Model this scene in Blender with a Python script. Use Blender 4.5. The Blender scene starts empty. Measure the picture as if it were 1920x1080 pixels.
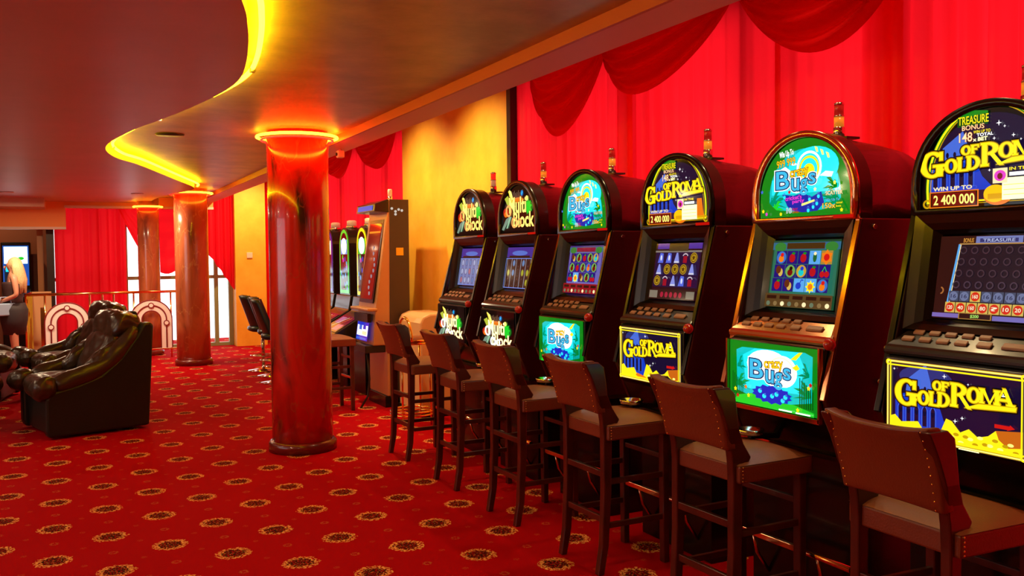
import bpy, math, random
from mathutils import Matrix, Vector
random.seed(7)
PI = math.pi
sc = bpy.context.scene
col = sc.collection

def lin(c):
    c = c / 255.0
    return c / 12.92 if c <= .04045 else ((c + .055) / 1.055) ** 2.4
def S(r, g, b): return (lin(r), lin(g), lin(b), 1)

# ------------------------------------------------------------------ camera
F_PX = 1699.4; YAW = .45711; PITCH = .03731; ROLL = -.01048
cd = bpy.data.cameras.new('camera'); cam = bpy.data.objects.new('camera', cd); col.objects.link(cam)
cd.sensor_width = 36; cd.lens = F_PX / 1920 * 36; cd.clip_start = .05; cd.clip_end = 200
fwd = Vector((math.sin(YAW) * math.cos(PITCH), math.cos(YAW) * math.cos(PITCH), -math.sin(PITCH)))
r0 = Vector((math.cos(YAW), -math.sin(YAW), 0)); u0 = r0.cross(fwd)
rr = r0 * math.cos(ROLL) + u0 * math.sin(ROLL); uu = -r0 * math.sin(ROLL) + u0 * math.cos(ROLL)
cam.matrix_world = Matrix(((rr.x, uu.x, -fwd.x, 0), (rr.y, uu.y, -fwd.y, 0), (rr.z, uu.z, -fwd.z, 1.6), (0, 0, 0, 1)))
sc.camera = cam

# ------------------------------------------------------------------ world, exposure
w = bpy.data.worlds.new('daylight'); sc.world = w; w.use_nodes = True
bg = w.node_tree.nodes['Background']; bg.inputs[0].default_value = (.92, .97, 1, 1); bg.inputs[1].default_value = 2.7
sc.view_settings.view_transform = 'Standard'; sc.view_settings.look = 'None'
sc.view_settings.exposure = 0; sc.view_settings.gamma = 1; sc.view_settings.use_curve_mapping = False

def area(name, loc, size, power, color, rot=(0, 0, 0), sy=None, spread=None):
    l = bpy.data.lights.new(name, 'AREA'); l.energy = power; l.color = color; l.size = size
    if sy: l.shape = 'RECTANGLE'; l.size_y = sy
    else: l.shape = 'DISK'
    if spread: l.spread = spread
    o = bpy.data.objects.new(name, l); o.location = loc; o.rotation_euler = rot; col.objects.link(o); return o
# warm fill lamps added to the ceiling, plus one real far lamp
DOWN = [(-1.6, 1.2, 2.5, 30), (-2.4, 4.6, 2.5, 34), (-2.2, 7.6, 2.5, 26), (-2.4, 11.0, 2.5, 26), (-3.6, 9.2, 2.5, 34), (-3.9, 3.0, 2.5, 34), (.95, 14.11, 2.5, 70), (-.7, 14.3, 2.5, 60)]
for i, (x, y, z, p) in enumerate(DOWN):
    area('lamp_and_fill_light', (x, y, z - .03), .14, p * .7, (1, .74, .45))
# spots inside the window recess, above the soffit beam, plus one added fill
SPOTS = [(3.05, 1.4, 30), (3.05, 2.6, 30), (3.05, 3.5, 34), (3.05, 4.5, 34), (3.0, 5.7, 36), (2.5, 7.9, 190), (2.5, 9.5, 170), (2.9, 11.2, 50), (2.9, 13.0, 50), (2.95, 15.6, 220), (-1.3, 17.4, 110)]  # last entry is added to brighten the brown back wall
for x, y, p in SPOTS:
    l = bpy.data.lights.new('recess_and_fill_spot', 'SPOT'); l.energy = p; l.color = (1, .72, .34); l.spot_size = 2.0; l.spot_blend = .9; l.shadow_soft_size = .04
    o = bpy.data.objects.new('recess_and_fill_spot', l); o.location = (x, y, 3.24); col.objects.link(o)
    d_ = Vector((.55, 0, -1)) if 7 < y < 10 else (Vector((0, .5, -1)) if y > 15 else Vector((-.1, 0, -1)))
    o.rotation_euler = d_.to_track_quat('-Z', 'Y').to_euler()

# ------------------------------------------------------------------ materials
MC = {}
def mat(name, c, rough=.5, metal=0., emis=None, es=1., coat=0., spec=.5, bump=None, var=None):
    if name in MC: return MC[name]
    m = bpy.data.materials.new(name); m.use_nodes = True; nt = m.node_tree; b = nt.nodes['Principled BSDF']
    c = c if len(c) == 4 else (*c, 1)
    b.inputs['Base Color'].default_value = c; b.inputs['Roughness'].default_value = rough; b.inputs['Metallic'].default_value = metal
    b.inputs['Coat Weight'].default_value = coat; b.inputs['Specular IOR Level'].default_value = spec; b.inputs['Coat Roughness'].default_value = .08
    if emis is not None:
        b.inputs['Emission Color'].default_value = emis; b.inputs['Emission Strength'].default_value = es
    if bump or var:
        tc = nt.nodes.new('ShaderNodeTexCoord')
        n = nt.nodes.new('ShaderNodeTexNoise'); nt.links.new(tc.outputs['Object'], n.inputs['Vector'])
        n.inputs['Scale'].default_value = (bump or var)[0]; n.inputs['Detail'].default_value = 5
        if bump:
            bn = nt.nodes.new('ShaderNodeBump'); bn.inputs['Strength'].default_value = bump[1]; bn.inputs['Distance'].default_value = .01
            nt.links.new(n.outputs['Fac'], bn.inputs['Height']); nt.links.new(bn.outputs['Normal'], b.inputs['Normal'])
        if var:
            n2 = nt.nodes.new('ShaderNodeTexNoise'); nt.links.new(tc.outputs['Object'], n2.inputs['Vector']); n2.inputs['Scale'].default_value = var[0]; n2.inputs['Detail'].default_value = 6
            cr = nt.nodes.new('ShaderNodeValToRGB'); cr.color_ramp.elements[0].position = .35; cr.color_ramp.elements[1].position = .68
            cr.color_ramp.elements[0].color = var[1]; cr.color_ramp.elements[1].color = c
            nt.links.new(n2.outputs['Fac'], cr.inputs[0]); nt.links.new(cr.outputs[0], b.inputs['Base Color'])
    MC[name] = m; return m
def glow(r, g, b, s=1.0, tag=''):
    """backlit glass / display pixel colour: emits, with a clear glossy face"""
    n = 'backlit_%d_%d_%d_%d%s' % (r, g, b, int(s * 100), tag)
    return mat(n, (.004, .004, .004, 1), .07, 0, S(r, g, b), s, spec=.5)

def cloth(name, c, k=.5, tr=None):
    m = bpy.data.materials.new(name); m.use_nodes = True; nt = m.node_tree; nt.nodes.clear()
    o = nt.nodes.new('ShaderNodeOutputMaterial'); mx = nt.nodes.new('ShaderNodeMixShader'); d = nt.nodes.new('ShaderNodeBsdfDiffuse'); t = nt.nodes.new('ShaderNodeBsdfTranslucent')
    d.inputs[0].default_value = (*c, 1); t.inputs[0].default_value = (*(tr or c), 1); mx.inputs[0].default_value = k
    gl = nt.nodes.new('ShaderNodeBsdfGlossy'); gl.inputs['Roughness'].default_value = .45; gl.inputs[0].default_value = (.9, .2, .2, 1); m2 = nt.nodes.new('ShaderNodeMixShader'); m2.inputs[0].default_value = .05
    nt.links.new(d.outputs[0], mx.inputs[1]); nt.links.new(t.outputs[0], mx.inputs[2]); nt.links.new(mx.outputs[0], m2.inputs[1]); nt.links.new(gl.outputs[0], m2.inputs[2]); nt.links.new(m2.outputs[0], o.inputs[0])
    return m
M_CURT = cloth('red_curtain_cloth', (.80, .006, .012), .55, (.98, .008, .017))
M_SWAG = cloth('dark_red_swag_cloth', (.72, .004, .008), .42, (.78, .005, .010))

def marble(name, a, b_, c, vein):
    m = bpy.data.materials.new(name); m.use_nodes = True; nt = m.node_tree; L = nt.links.new; bs = nt.nodes['Principled BSDF']
    tc = nt.nodes.new('ShaderNodeTexCoord'); mp = nt.nodes.new('ShaderNodeMapping'); L(tc.outputs['Object'], mp.inputs[0]); mp.inputs['Rotation'].default_value = (.5, .35, .2); mp.inputs['Scale'].default_value = (2.3, 2.3, .85)
    n = nt.nodes.new('ShaderNodeTexNoise'); n.inputs['Scale'].default_value = 1.5; n.inputs['Detail'].default_value = 5; n.inputs['Distortion'].default_value = 1.3; L(mp.outputs[0], n.inputs[0])
    r = nt.nodes.new('ShaderNodeValToRGB'); e = r.color_ramp.elements; e[0].position = .34; e[0].color = c; e[1].position = .60; e[1].color = a; x = e.new(.45); x.color = b_
    L(n.outputs['Fac'], r.inputs[0])
    # thin veins: distance to cell edges of a distorted voronoi
    dn = nt.nodes.new('ShaderNodeTexNoise'); dn.inputs['Scale'].default_value = 2.2; dn.inputs['Detail'].default_value = 3; L(mp.outputs[0], dn.inputs[0])
    ad = nt.nodes.new('ShaderNodeMixRGB'); ad.blend_type = 'ADD'; ad.inputs[0].default_value = .9; L(mp.outputs[0], ad.inputs[1]); L(dn.outputs['Color'], ad.inputs[2])
    v = nt.nodes.new('ShaderNodeTexVoronoi'); v.feature = 'DISTANCE_TO_EDGE'; v.inputs['Scale'].default_value = 1.5; L(ad.outputs[0], v.inputs[0])
    vr = nt.nodes.new('ShaderNodeValToRGB'); vr.color_ramp.elements[0].position = .0; vr.color_ramp.elements[0].color = (1, 1, 1, 1); vr.color_ramp.elements[1].position = .014; vr.color_ramp.elements[1].color = (0, 0, 0, 1); L(v.outputs['Distance'], vr.inputs[0])
    mu = nt.nodes.new('ShaderNodeMath'); mu.operation = 'MULTIPLY'; mu.inputs[1].default_value = .5; L(vr.outputs[0], mu.inputs[0])
    mx = nt.nodes.new('ShaderNodeMixRGB'); L(mu.outputs[0], mx.inputs[0]); L(r.outputs[0], mx.inputs[1]); mx.inputs[2].default_value = vein
    L(mx.outputs[0], bs.inputs['Base Color']); bs.inputs['Roughness'].default_value = .22; bs.inputs['Coat Weight'].default_value = .5; bs.inputs['Coat Roughness'].default_value = .06
    return m
M_MARB = marble('red_marble', (.66, .012, .007, 1), (.44, .010, .006, 1), (.055, .010, .008, 1), (.42, .08, .03, 1))
M_MARB2 = marble('brown_marble', (.50, .13, .05, 1), (.38, .09, .035, 1), (.20, .05, .025, 1), (.66, .34, .12, 1))

def mathn(nt, op, a, b=None, c=None):
    n = nt.nodes.new('ShaderNodeMath'); n.operation = op
    for i, v in enumerate((a, b, c)):
        if v is None: continue
        if isinstance(v, (int, float)): n.inputs[i].default_value = v
        else: nt.links.new(v, n.inputs[i])
    return n.outputs[0]
def carpet():
    m = bpy.data.materials.new('red_medallion_carpet'); m.use_nodes = True; nt = m.node_tree; L = nt.links.new; bs = nt.nodes['Principled BSDF']
    tc = nt.nodes.new('ShaderNodeTexCoord'); sp = nt.nodes.new('ShaderNodeSeparateXYZ'); L(tc.outputs['Object'], sp.inputs[0])
    X0, Y0, W, H = -.0986, 5.337, .5814, .6410
    M_ = lambda *a: mathn(nt, *a)
    def cell(v, off, per):      # distance coordinate to nearest lattice line
        t = M_('DIVIDE', M_('SUBTRACT', v, off), per); return M_('MULTIPLY', M_('SUBTRACT', t, M_('ROUND', t)), per)
    x, y = sp.outputs[0], sp.outputs[1]
    def d2(ox, oy, px, py):
        a = cell(x, ox, px); b = cell(y, oy, py); return M_('SQRT', M_('ADD', M_('MULTIPLY', a, a), M_('MULTIPLY', b, b)))
    dm = M_('MINIMUM', d2(X0, Y0, W, H), d2(X0 + W / 2, Y0 + H / 2, W, H))
    ds = M_('MINIMUM', d2(X0 + W / 2, Y0, W, H), d2(X0, Y0 + H / 2, W, H))
    dd = M_('MINIMUM', d2(X0 + W / 4, Y0 + H / 4, W / 2, H), d2(X0 + W / 4, Y0 + H * .75, W / 2, H))
    def noise(s, d=2, vec=None):
        n = nt.nodes.new('ShaderNodeTexNoise'); n.inputs['Scale'].default_value = s; n.inputs['Detail'].default_value = d; L(vec or tc.outputs['Object'], n.inputs[0]); return n.outputs['Fac']
    nz = noise(70, 1); nw = noise(42, 1)
    dj = M_('ADD', dm, M_('MULTIPLY', M_('SUBTRACT', nw, .5), .045))
    def band(d, a, b):
        return M_('MULTIPLY', M_('GREATER_THAN', d, a), M_('LESS_THAN', d, b))
    petals = M_('MULTIPLY', M_('MULTIPLY', band(dj, .060, .096), M_('GREATER_THAN', nz, .49)), .95)
    inner = M_('MULTIPLY', M_('LESS_THAN', dj, .074), M_('GREATER_THAN', noise(95, 1), .45))
    core = M_('MULTIPLY', M_('LESS_THAN', dj, .056), M_('LESS_THAN', noise(75, 1), .36))
    small = M_('MULTIPLY', band(ds, .012, .026), M_('GREATER_THAN', noise(110, 1), .47))
    dash = M_('MULTIPLY', M_('LESS_THAN', dd, .017), M_('GREATER_THAN', noise(130, 1), .5))
    fine = noise(260, 2); big = noise(1.6, 3)
    def mix(f, a, b):
        n = nt.nodes.new('ShaderNodeMixRGB'); L(f, n.inputs[0])
        for i, v in ((1, a), (2, b)):
            if isinstance(v, tuple): n.inputs[i].default_value = v
            else: L(v, n.inputs[i])
        return n.outputs[0]
    c = mix(fine, (.30, .0008, .004, 1), (.58, .003, .007, 1))
    c = mix(M_('MULTIPLY', big, .35), c, (.24, .001, .006, 1))
    c = mix(M_('MULTIPLY', dash, .6), c, (.50, .08, .03, 1)); c = mix(M_('MULTIPLY', small, .7), c, (.50, .12, .04, 1))
    c = mix(inner, c, (.045, .010, .006, 1)); c = mix(petals, c, (.86, .40, .12, 1)); c = mix(core, c, (.55, .24, .06, 1))
    L(c, bs.inputs['Base Color']); bs.inputs['Roughness'].default_value = .9; bs.inputs['Specular IOR Level'].default_value = .03
    
    bn = nt.nodes.new('ShaderNodeBump'); bn.inputs['Strength'].default_value = .35; bn.inputs['Distance'].default_value = .004; L(fine, bn.inputs['Height']); L(bn.outputs[0], bs.inputs['Normal'])
    return m
M_CARPET = carpet()

def plaster(name, a, b_, rough, sc_, spec=.5, coat=0, st=(1, 1, 1)):
    m = bpy.data.materials.new(name); m.use_nodes = True; nt = m.node_tree; L = nt.links.new; bs = nt.nodes['Principled BSDF']
    tc = nt.nodes.new('ShaderNodeTexCoord'); mp = nt.nodes.new('ShaderNodeMapping'); mp.inputs['Scale'].default_value = st; L(tc.outputs['Object'], mp.inputs[0])
    n = nt.nodes.new('ShaderNodeTexNoise'); n.inputs['Scale'].default_value = sc_; n.inputs['Detail'].default_value = 7; n.inputs['Roughness'].default_value = .62; L(mp.outputs[0], n.inputs[0])
    r = nt.nodes.new('ShaderNodeValToRGB'); r.color_ramp.elements[0].position = .36; r.color_ramp.elements[0].color = b_; r.color_ramp.elements[1].position = .64; r.color_ramp.elements[1].color = a
    L(n.outputs['Fac'], r.inputs[0]); L(r.outputs[0], bs.inputs['Base Color'])
    n2 = nt.nodes.new('ShaderNodeTexNoise'); n2.inputs['Scale'].default_value = sc_ * 9; n2.inputs['Detail'].default_value = 4; L(mp.outputs[0], n2.inputs[0])
    bn = nt.nodes.new('ShaderNodeBump'); bn.inputs['Strength'].default_value = .12; bn.inputs['Distance'].default_value = .01; L(n2.outputs['Fac'], bn.inputs['Height']); L(bn.outputs[0], bs.inputs['Normal'])
    bs.inputs['Roughness'].default_value = rough; bs.inputs['Specular IOR Level'].default_value = spec; bs.inputs['Coat Weight'].default_value = coat; bs.inputs['Coat Roughness'].default_value = .2
    return m
M_CEIL = plaster('olive_gold_ceiling_plaster', (.56, .36, .12, 1), (.38, .24, .07, 1), .40, 3.0, .6)
M_CEILA = plaster('mauve_brown_ceiling_plaster', (.64, .34, .22, 1), (.58, .31, .18, 1), .40, 1.4, .6)
M_OCHRE = plaster('ochre_wall_plaster', (.95, .52, .05, 1), (.86, .42, .03, 1), .55, 3.0)
M_ORANGE = mat('orange_paint', (.95, .34, .08, 1), .6)
M_SOFF = mat('pink_soffit_paint', (.82, .30, .22, 1), .55)
M_SOFFV = mat('red_soffit_paint', (.60, .09, .02, 1), .5)
M_WHITE = mat('white_trim_paint', (.75, .62, .52, 1), .5)
M_BROWNW = mat('brown_wall_paint', (.22, .05, .02, 1), .6)
M_MULL = mat('olive_window_frame', (.30, .34, .16, 1), .4)
M_BLACK = mat('black_lacquer', (.005, .004, .004, 1), .22, coat=.1, spec=.35)
M_BODY = mat('dark_burgundy_lacquer', (.040, .002, .003, 1), .34, coat=.35)
M_DARKP = mat('dark_bronze_plastic', (.016, .009, .005, 1), .26, coat=.25)
M_DARKM = mat('dark_metal', (.06, .05, .045, 1), .35, .8)
M_COPPER = mat('copper_chrome', (.85, .42, .22, 1), .16, 1)
M_CHROME = mat('chrome', (.75, .72, .68, 1), .12, 1)
M_BRASS = mat('polished_brass', (.95, .62, .20, 1), .14, 1)
M_LEATH = mat('brown_leather', (.19, .032, .014, 1), .36, coat=.05, bump=(140, .15))
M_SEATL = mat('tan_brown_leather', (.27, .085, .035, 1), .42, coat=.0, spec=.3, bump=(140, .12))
M_WOOD = mat('mahogany_wood', (.095, .010, .005, 1), .30, coat=.3, var=(9, (.05, .007, .004, 1)))
M_BLEATH = mat('black_brown_leather', (.036, .018, .009, 1), .33, coat=.12)
M_BLEATH2 = mat('black_leather_shell', (.006, .010, .008, 1), .38, bump=(30, .1))
M_BUTTON = mat('button_cap', (.34, .17, .10, 1), .35)
M_NEON = mat('yellow_neon', (1, .8, .1, 1), .3, 0, (1, .80, .008, 1), 26)
M_NEONR = mat('red_neon', (1, .05, .02, 1), .3, 0, (1, .0006, .0004, 1), 70)
M_NEONR2 = mat('dim_red_neon', (1, .05, .02, 1), .3, 0, (1, .002, .001, 1), 15)
M_NEONY = mat('yellow_ring_neon', (1, .7, .1, 1), .3, 0, (1, .60, .02, 1), 8)
M_SKIN = mat('skin', (.62, .28, .18, 1), .5)
M_HAIR = mat('blonde_hair', (.75, .55, .28, 1), .5, bump=(60, .6))
def glass():
    m = bpy.data.materials.new('window_glass'); m.use_nodes = True; nt = m.node_tree; nt.nodes.clear(); o = nt.nodes.new('ShaderNodeOutputMaterial')
    t = nt.nodes.new('ShaderNodeBsdfTransparent'); g = nt.nodes.new('ShaderNodeBsdfGlossy'); g.inputs['Roughness'].default_value = .02; mx = nt.nodes.new('ShaderNodeMixShader'); mx.inputs[0].default_value = .06
    nt.links.new(t.outputs[0], mx.inputs[1]); nt.links.new(g.outputs[0], mx.inputs[2]); nt.links.new(mx.outputs[0], o.inputs[0]); return m
M_GLASS = glass()

# ------------------------------------------------------------------ mesh builder
class MB:
    def __init__(s): s.v = []; s.f = []; s.fm = []; s.fs = []; s.mats = []; s.cur = 0; s.T = None
    def m(s, material):
        if material not in s.mats: s.mats.append(material)
        s.cur = s.mats.index(material); return s
    def add(s, vs, fs, smooth=False):
        b = len(s.v)
        for p in vs:
            p = Vector(p)
            if s.T is not None: p = s.T @ p
            s.v.append(p)
        for f in fs: s.f.append([b + i for i in f]); s.fm.append(s.cur); s.fs.append(smooth)
        return s
    def box(s, x0, y0, z0, x1, y1, z1):
        return s.add([(x0, y0, z0), (x1, y0, z0), (x1, y1, z0), (x0, y1, z0), (x0, y0, z1), (x1, y0, z1), (x1, y1, z1), (x0, y1, z1)],
                     [(0, 3, 2, 1), (4, 5, 6, 7), (0, 1, 5, 4), (1, 2, 6, 5), (2, 3, 7, 6), (3, 0, 4, 7)])
    def prism(s, pts, axis, a, b, smooth=False):
        """closed 2D outline swept along an axis"""
        def P(u, v, t): return {'x': (t, u, v), 'y': (u, t, v), 'z': (u, v, t)}[axis]
        n = len(pts); vs = [P(u, v, a) for u, v in pts] + [P(u, v, b) for u, v in pts]
        fs = [(i, (i + 1) % n, n + (i + 1) % n, n + i) for i in range(n)]
        s.add(vs, fs, smooth); bse = len(s.v) - 2 * n
        for f in (list(range(n))[::-1], list(range(n, 2 * n))): s.f.append([bse + i for i in f]); s.fm.append(s.cur); s.fs.append(False)
        return s
    def tube(s, pts, r, n=8, closed=False):
        pts = [Vector(p) for p in pts]; N = len(pts); rings = []; up = None
        for i, p in enumerate(pts):
            if closed: t = pts[(i + 1) % N] - pts[i - 1]
            else: t = pts[min(i + 1, N - 1)] - pts[max(i - 1, 0)]
            t.normalize()
            if up is None:
                up = Vector((0, 0, 1)) if abs(t.z) < .9 else Vector((1, 0, 0))
            a = t.cross(up).normalized(); up = a.cross(t).normalized()
            rad = r[i] if isinstance(r, (list, tuple)) else r
            rings.append([p + (a * math.cos(2 * PI * k / n) + up * math.sin(2 * PI * k / n)) * rad for k in range(n)])
        vs = [q for R_ in rings for q in R_]; fs = []
        for i in range(N if closed else N - 1):
            j = (i + 1) % N
            for k in range(n): fs.append((i * n + k, i * n + (k + 1) % n, j * n + (k + 1) % n, j * n + k))
        s.add(vs, fs, True)
        if not closed:
            b = len(s.v) - len(vs)
            for f in (list(range(n))[::-1], list(range((N - 1) * n, N * n))): s.f.append([b + q for q in f]); s.fm.append(s.cur); s.fs.append(False)
        return s
    def bar(s, p, q, wx, wy):
        """rectangular bar between two points with half-widths along world x / y"""
        p = Vector(p); q = Vector(q); vs = []
        d = (q - p).normalized(); a = Vector((1, 0, 0)) if abs(d.x) < .8 else Vector((0, 0, 1)); b_ = Vector((0, 1, 0)) if abs(d.y) < .8 else Vector((0, 0, 1))
        for c in (p, q):
            for i, j in ((-1, -1), (1, -1), (1, 1), (-1, 1)): vs.append(c + a * wx * i + b_ * wy * j)
        return s.add(vs, [(0, 1, 2, 3), (7, 6, 5, 4), (0, 4, 5, 1), (1, 5, 6, 2), (2, 6, 7, 3), (3, 7, 4, 0)])
    def sweep(s, secs, smooth=False):
        """list of rectangular sections (x0,x1,y0,y1,z) joined into one post"""
        vs = []
        for x0, x1, y0, y1, z in secs: vs += [(x0, y0, z), (x1, y0, z), (x1, y1, z), (x0, y1, z)]
        fs = [(3, 2, 1, 0)]
        for i in range(len(secs) - 1):
            a = i * 4
            for k in range(4): fs.append((a + k, a + (k + 1) % 4, a + 4 + (k + 1) % 4, a + 4 + k))
        a = (len(secs) - 1) * 4; fs.append((a, a + 1, a + 2, a + 3))
        return s.add(vs, fs, smooth)
    def lathe(s, prof, c=(0, 0, 0), n=24, smooth=True):
        vs = []; fs = []
        for r, z in prof:
            for k in range(n): vs.append((c[0] + r * math.cos(2 * PI * k / n), c[1] + r * math.sin(2 * PI * k / n), c[2] + z))
        for i in range(len(prof) - 1):
            for k in range(n): fs.append((i * n + k, i * n + (k + 1) % n, (i + 1) * n + (k + 1) % n, (i + 1) * n + k))
        s.add(vs, fs, smooth); b = len(s.v) - len(vs)
        for f in (list(range(n))[::-1], list(range((len(prof) - 1) * n, len(prof) * n))): s.f.append([b + q for q in f]); s.fm.append(s.cur); s.fs.append(False)
        return s
    def grid(s, fn, nu, nv, smooth=True):
        vs = [fn(i / nu, j / nv) for i in range(nu + 1) for j in range(nv + 1)]
        fs = [(i * (nv + 1) + j, (i + 1) * (nv + 1) + j, (i + 1) * (nv + 1) + j + 1, i * (nv + 1) + j + 1) for i in range(nu) for j in range(nv)]
        return s.add(vs, fs, smooth)
    def ball(s, c, r, e=1.0, nu=20, nv=12, R_=None, wob=None):
        """superellipsoid"""
        def pw(x): return math.copysign(abs(x) ** e, x)
        vs = []
        for j in range(nv + 1):
            th = -PI / 2 + PI * j / nv
            for i in range(nu):
                ph = 2 * PI * i / nu
                p = Vector((r[0] * pw(math.cos(th)) * pw(math.cos(ph)), r[1] * pw(math.cos(th)) * pw(math.sin(ph)), r[2] * pw(math.sin(th))))
                if wob: p *= 1 + wob * math.sin(5 * ph + 2 * th) * math.cos(4 * th) + wob * .6 * math.sin(9 * ph - 3 * th)
                if R_: p = R_ @ p
                vs.append(p + Vector(c))
        fs = [(j * nu + i, j * nu + (i + 1) % nu, (j + 1) * nu + (i + 1) % nu, (j + 1) * nu + i) for j in range(nv) for i in range(nu)]
        return s.add(vs, fs, True)
    def build(s, name, material=None, parent=None, bevel=0, sub=0, solid=0):
        me = bpy.data.meshes.new(name); me.from_pydata([tuple(v) for v in s.v], [], s.f)
        if not s.mats: s.mats = [material]; 
        for m_ in s.mats: me.materials.append(m_)
        me.polygons.foreach_set('material_index', s.fm); me.polygons.foreach_set('use_smooth', s.fs); me.update()
        o = bpy.data.objects.new(name, me); col.objects.link(o)
        if parent: o.parent = parent
        if solid: k = o.modifiers.new('solid', 'SOLIDIFY'); k.thickness = solid
        if bevel: k = o.modifiers.new('bevel', 'BEVEL'); k.width = bevel; k.segments = 2; k.limit_method = 'ANGLE'; k.angle_limit = .7
        if sub: k = o.modifiers.new('sub', 'SUBSURF'); k.levels = sub; k.render_levels = sub
        return o
def B(material): return MB().m(material)
def tag(o, label=None, cat=None, group=None, kind=None):
    for k, v in (('label', label), ('category', cat), ('group', group), ('kind', kind)):
        if v: o[k] = v
    return o
def empty(name, loc, rz=0, label=None, cat=None, group=None):
    o = bpy.data.objects.new(name, None); o.empty_display_size = .1; o.location = loc; o.rotation_euler = (0, 0, rz); col.objects.link(o)
    return tag(o, label, cat, group)
def copy_tree(o, parent=None):
    c = o.copy(); col.objects.link(c)
    if parent: c.parent = parent
    for ch in list(o.children): copy_tree(ch, c)
    return c
def struct(o): o['kind'] = 'structure'; return o
def place(root, loc, rz=0, label=None, group=None):
    root.location = loc; root.rotation_euler = (0, 0, rz)
    if label: root['label'] = label
    if group: root['group'] = group
    return root

# ------------------------------------------------------------------ room
ZB, ZA = 2.62, 2.53
struct(B(M_CARPET).box(-6, -3, -.05, 4.0, 18.7, 0).build('floor'))
# upper ceiling (gold) up to the window recess, and the recess lid
struct(B(M_CEIL).box(-6, -3, ZB, 2.08, 16.55, ZB + .12).build('ceiling'))
struct(B(M_CEIL).box(2.33, -3, 3.3, 4.0, 18.7, 3.4).build('ceiling_recess'))
# lowered ceiling with the S-shaped edge
edge = [(.61, 3.48), (.70, 3.87), (.77, 4.26), (.83, 4.68), (.86, 5.05), (.84, 5.43), (.76, 5.97), (.61, 6.71), (.5, 7.18), (.41, 7.73), (.34, 8.27),
        (.35, 8.81), (.47, 9.42), (.68, 9.95), (.98, 10.93), (1.30, 11.99), (1.52, 12.7)]
edge = [(x * .979, y * .979) for x, y in edge]
edge = [(-6, .2), (-3, .25), (-1.6, .6), (-.7, 1.1), (-.05, 1.8), (.33, 2.5)] + edge + [(1.58, 12.9), (1.56, 13.4), (1.4, 14.2), (1.3, 15.2), (1.28, 16.55)]
def catmull(P, n=8):
    out = []
    for i in range(len(P) - 1):
        p0, p1, p2, p3 = [Vector(P[max(0, min(len(P) - 1, i + k))]) for k in (-1, 0, 1, 2)]
        for j in range(n):
            t = j / n; out.append(.5 * ((2 * p1) + (p2 - p0) * t + (2 * p0 - 5 * p1 + 4 * p2 - p3) * t * t + (3 * p1 - p0 - 3 * p2 + p3) * t ** 3))
    out.append(Vector(P[-1])); return out
E2 = catmull(edge, 6)
mbA = B(M_CEILA)
mbA.m(M_CEILA)
pa = [(-6, 16.55)] + [(p.x, p.y) for p in E2]
bm_o = MB().m(M_CEILA).prism(pa, 'z', ZA, ZB - .001); bm_o.m(mat('cove_face_paint', (.85, .42, .10, 1), .5))
for i in range(len(pa)): bm_o.fm[i] = bm_o.cur     # the vertical cove face is painted differently
struct(bm_o.build('ceiling_lowered'))
# neon tube in the cove
off = []
for i, p in enumerate(E2):
    t = (E2[min(i + 1, len(E2) - 1)] - E2[max(i - 1, 0)]).normalized(); off.append((p.x + t.y * .055, p.y - t.x * .055, 2.575))
off = [p for p in off if 1.0 < p[1] < 13.1]
neon = empty('neon_tube_light', (0, 0, 0), 0, 'long wavy yellow neon tube glowing along the S-shaped ceiling edge', 'neon light')
B(M_NEON).tube(off, .0125, 8).build('glass_tube', None, neon)
for q in (14, 40, 62, 84):
    if q < len(off):
        p = Vector(off[q]); t = (Vector(off[q + 1]) - p).normalized(); a = Vector((-t.y, t.x, 0))
        B(M_CHROME).box(p.x - .012, p.y - .02, p.z - .022, p.x + .012, p.y + .02, p.z + .03).build('tube_clip', None, neon)
# soffit beam along the window side
struct(B(M_SOFFV).box(2.08, -3, 2.557, 2.10, 16.55, ZB + .12).build('trim_1'))
struct(B(M_SOFF).box(2.10, -3, 2.557, 2.33, 16.55, 3.4).build('trim_2'))
# walls
struct(B(M_OCHRE).box(3.6, 7.32, 0, 3.84, 10.22, 3.3).build('wall_right'))
struct(B(M_OCHRE).box(-6.1, -3, 0, -6, 18.7, .95).box(-6.1, -3, 2.3, -6, 18.7, 3.4).box(-6.1, -3, .95, -6, 4.0, 2.3).box(-6.1, 9.0, .95, -6, 18.7, 2.3).build('wall_left'))
struct(B(M_MULL).box(-6.07, 4.0, .95, -6.03, 9.0, 1.0).box(-6.07, 4.0, 2.25, -6.03, 9.0, 2.3).box(-6.07, 5.57, 1, -6.03, 5.63, 2.25).box(-6.07, 7.27, 1, -6.03, 7.33, 2.25).build('window_4'))  # unseen window, added to let neutral fill daylight into the room
struct(B(M_OCHRE).box(-6, -3.1, 0, 4.0, -3, 3.4).build('wall_front'))
struct(B(M_BROWNW).box(-6, 18.6, 0, -.28, 18.7, 3.4).build('wall_back'))
struct(B(M_OCHRE).box(2.72, 16.72, 0, 3.26, 17.1, 3.3).build('wall_back_panel'))
struct(B(M_OCHRE).box(3.26, 16.95, 0, 4.0, 17.1, 3.3).build('wall_back_corner'))
struct(B(M_OCHRE).box(3.84, -3, 0, 4.0, .3, 3.4).build('wall_right_front'))
struct(B(M_OCHRE).box(3.84, 7.34, 0, 4.0, 10.2, 3.4).build('wall_right_back'))
struct(B(M_OCHRE).box(3.84, 14.6, 0, 4.0, 16.95, 3.4).build('wall_right_far'))
struct(B(M_SOFF).box(3.84, -3, 3.15, 4.0, 18.7, 3.4).build('wall_right_lintel'))
struct(B(M_DARKM).box(3.57, 7.26, 0, 3.66, 7.335, 3.3).build('trim_3'))
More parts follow.
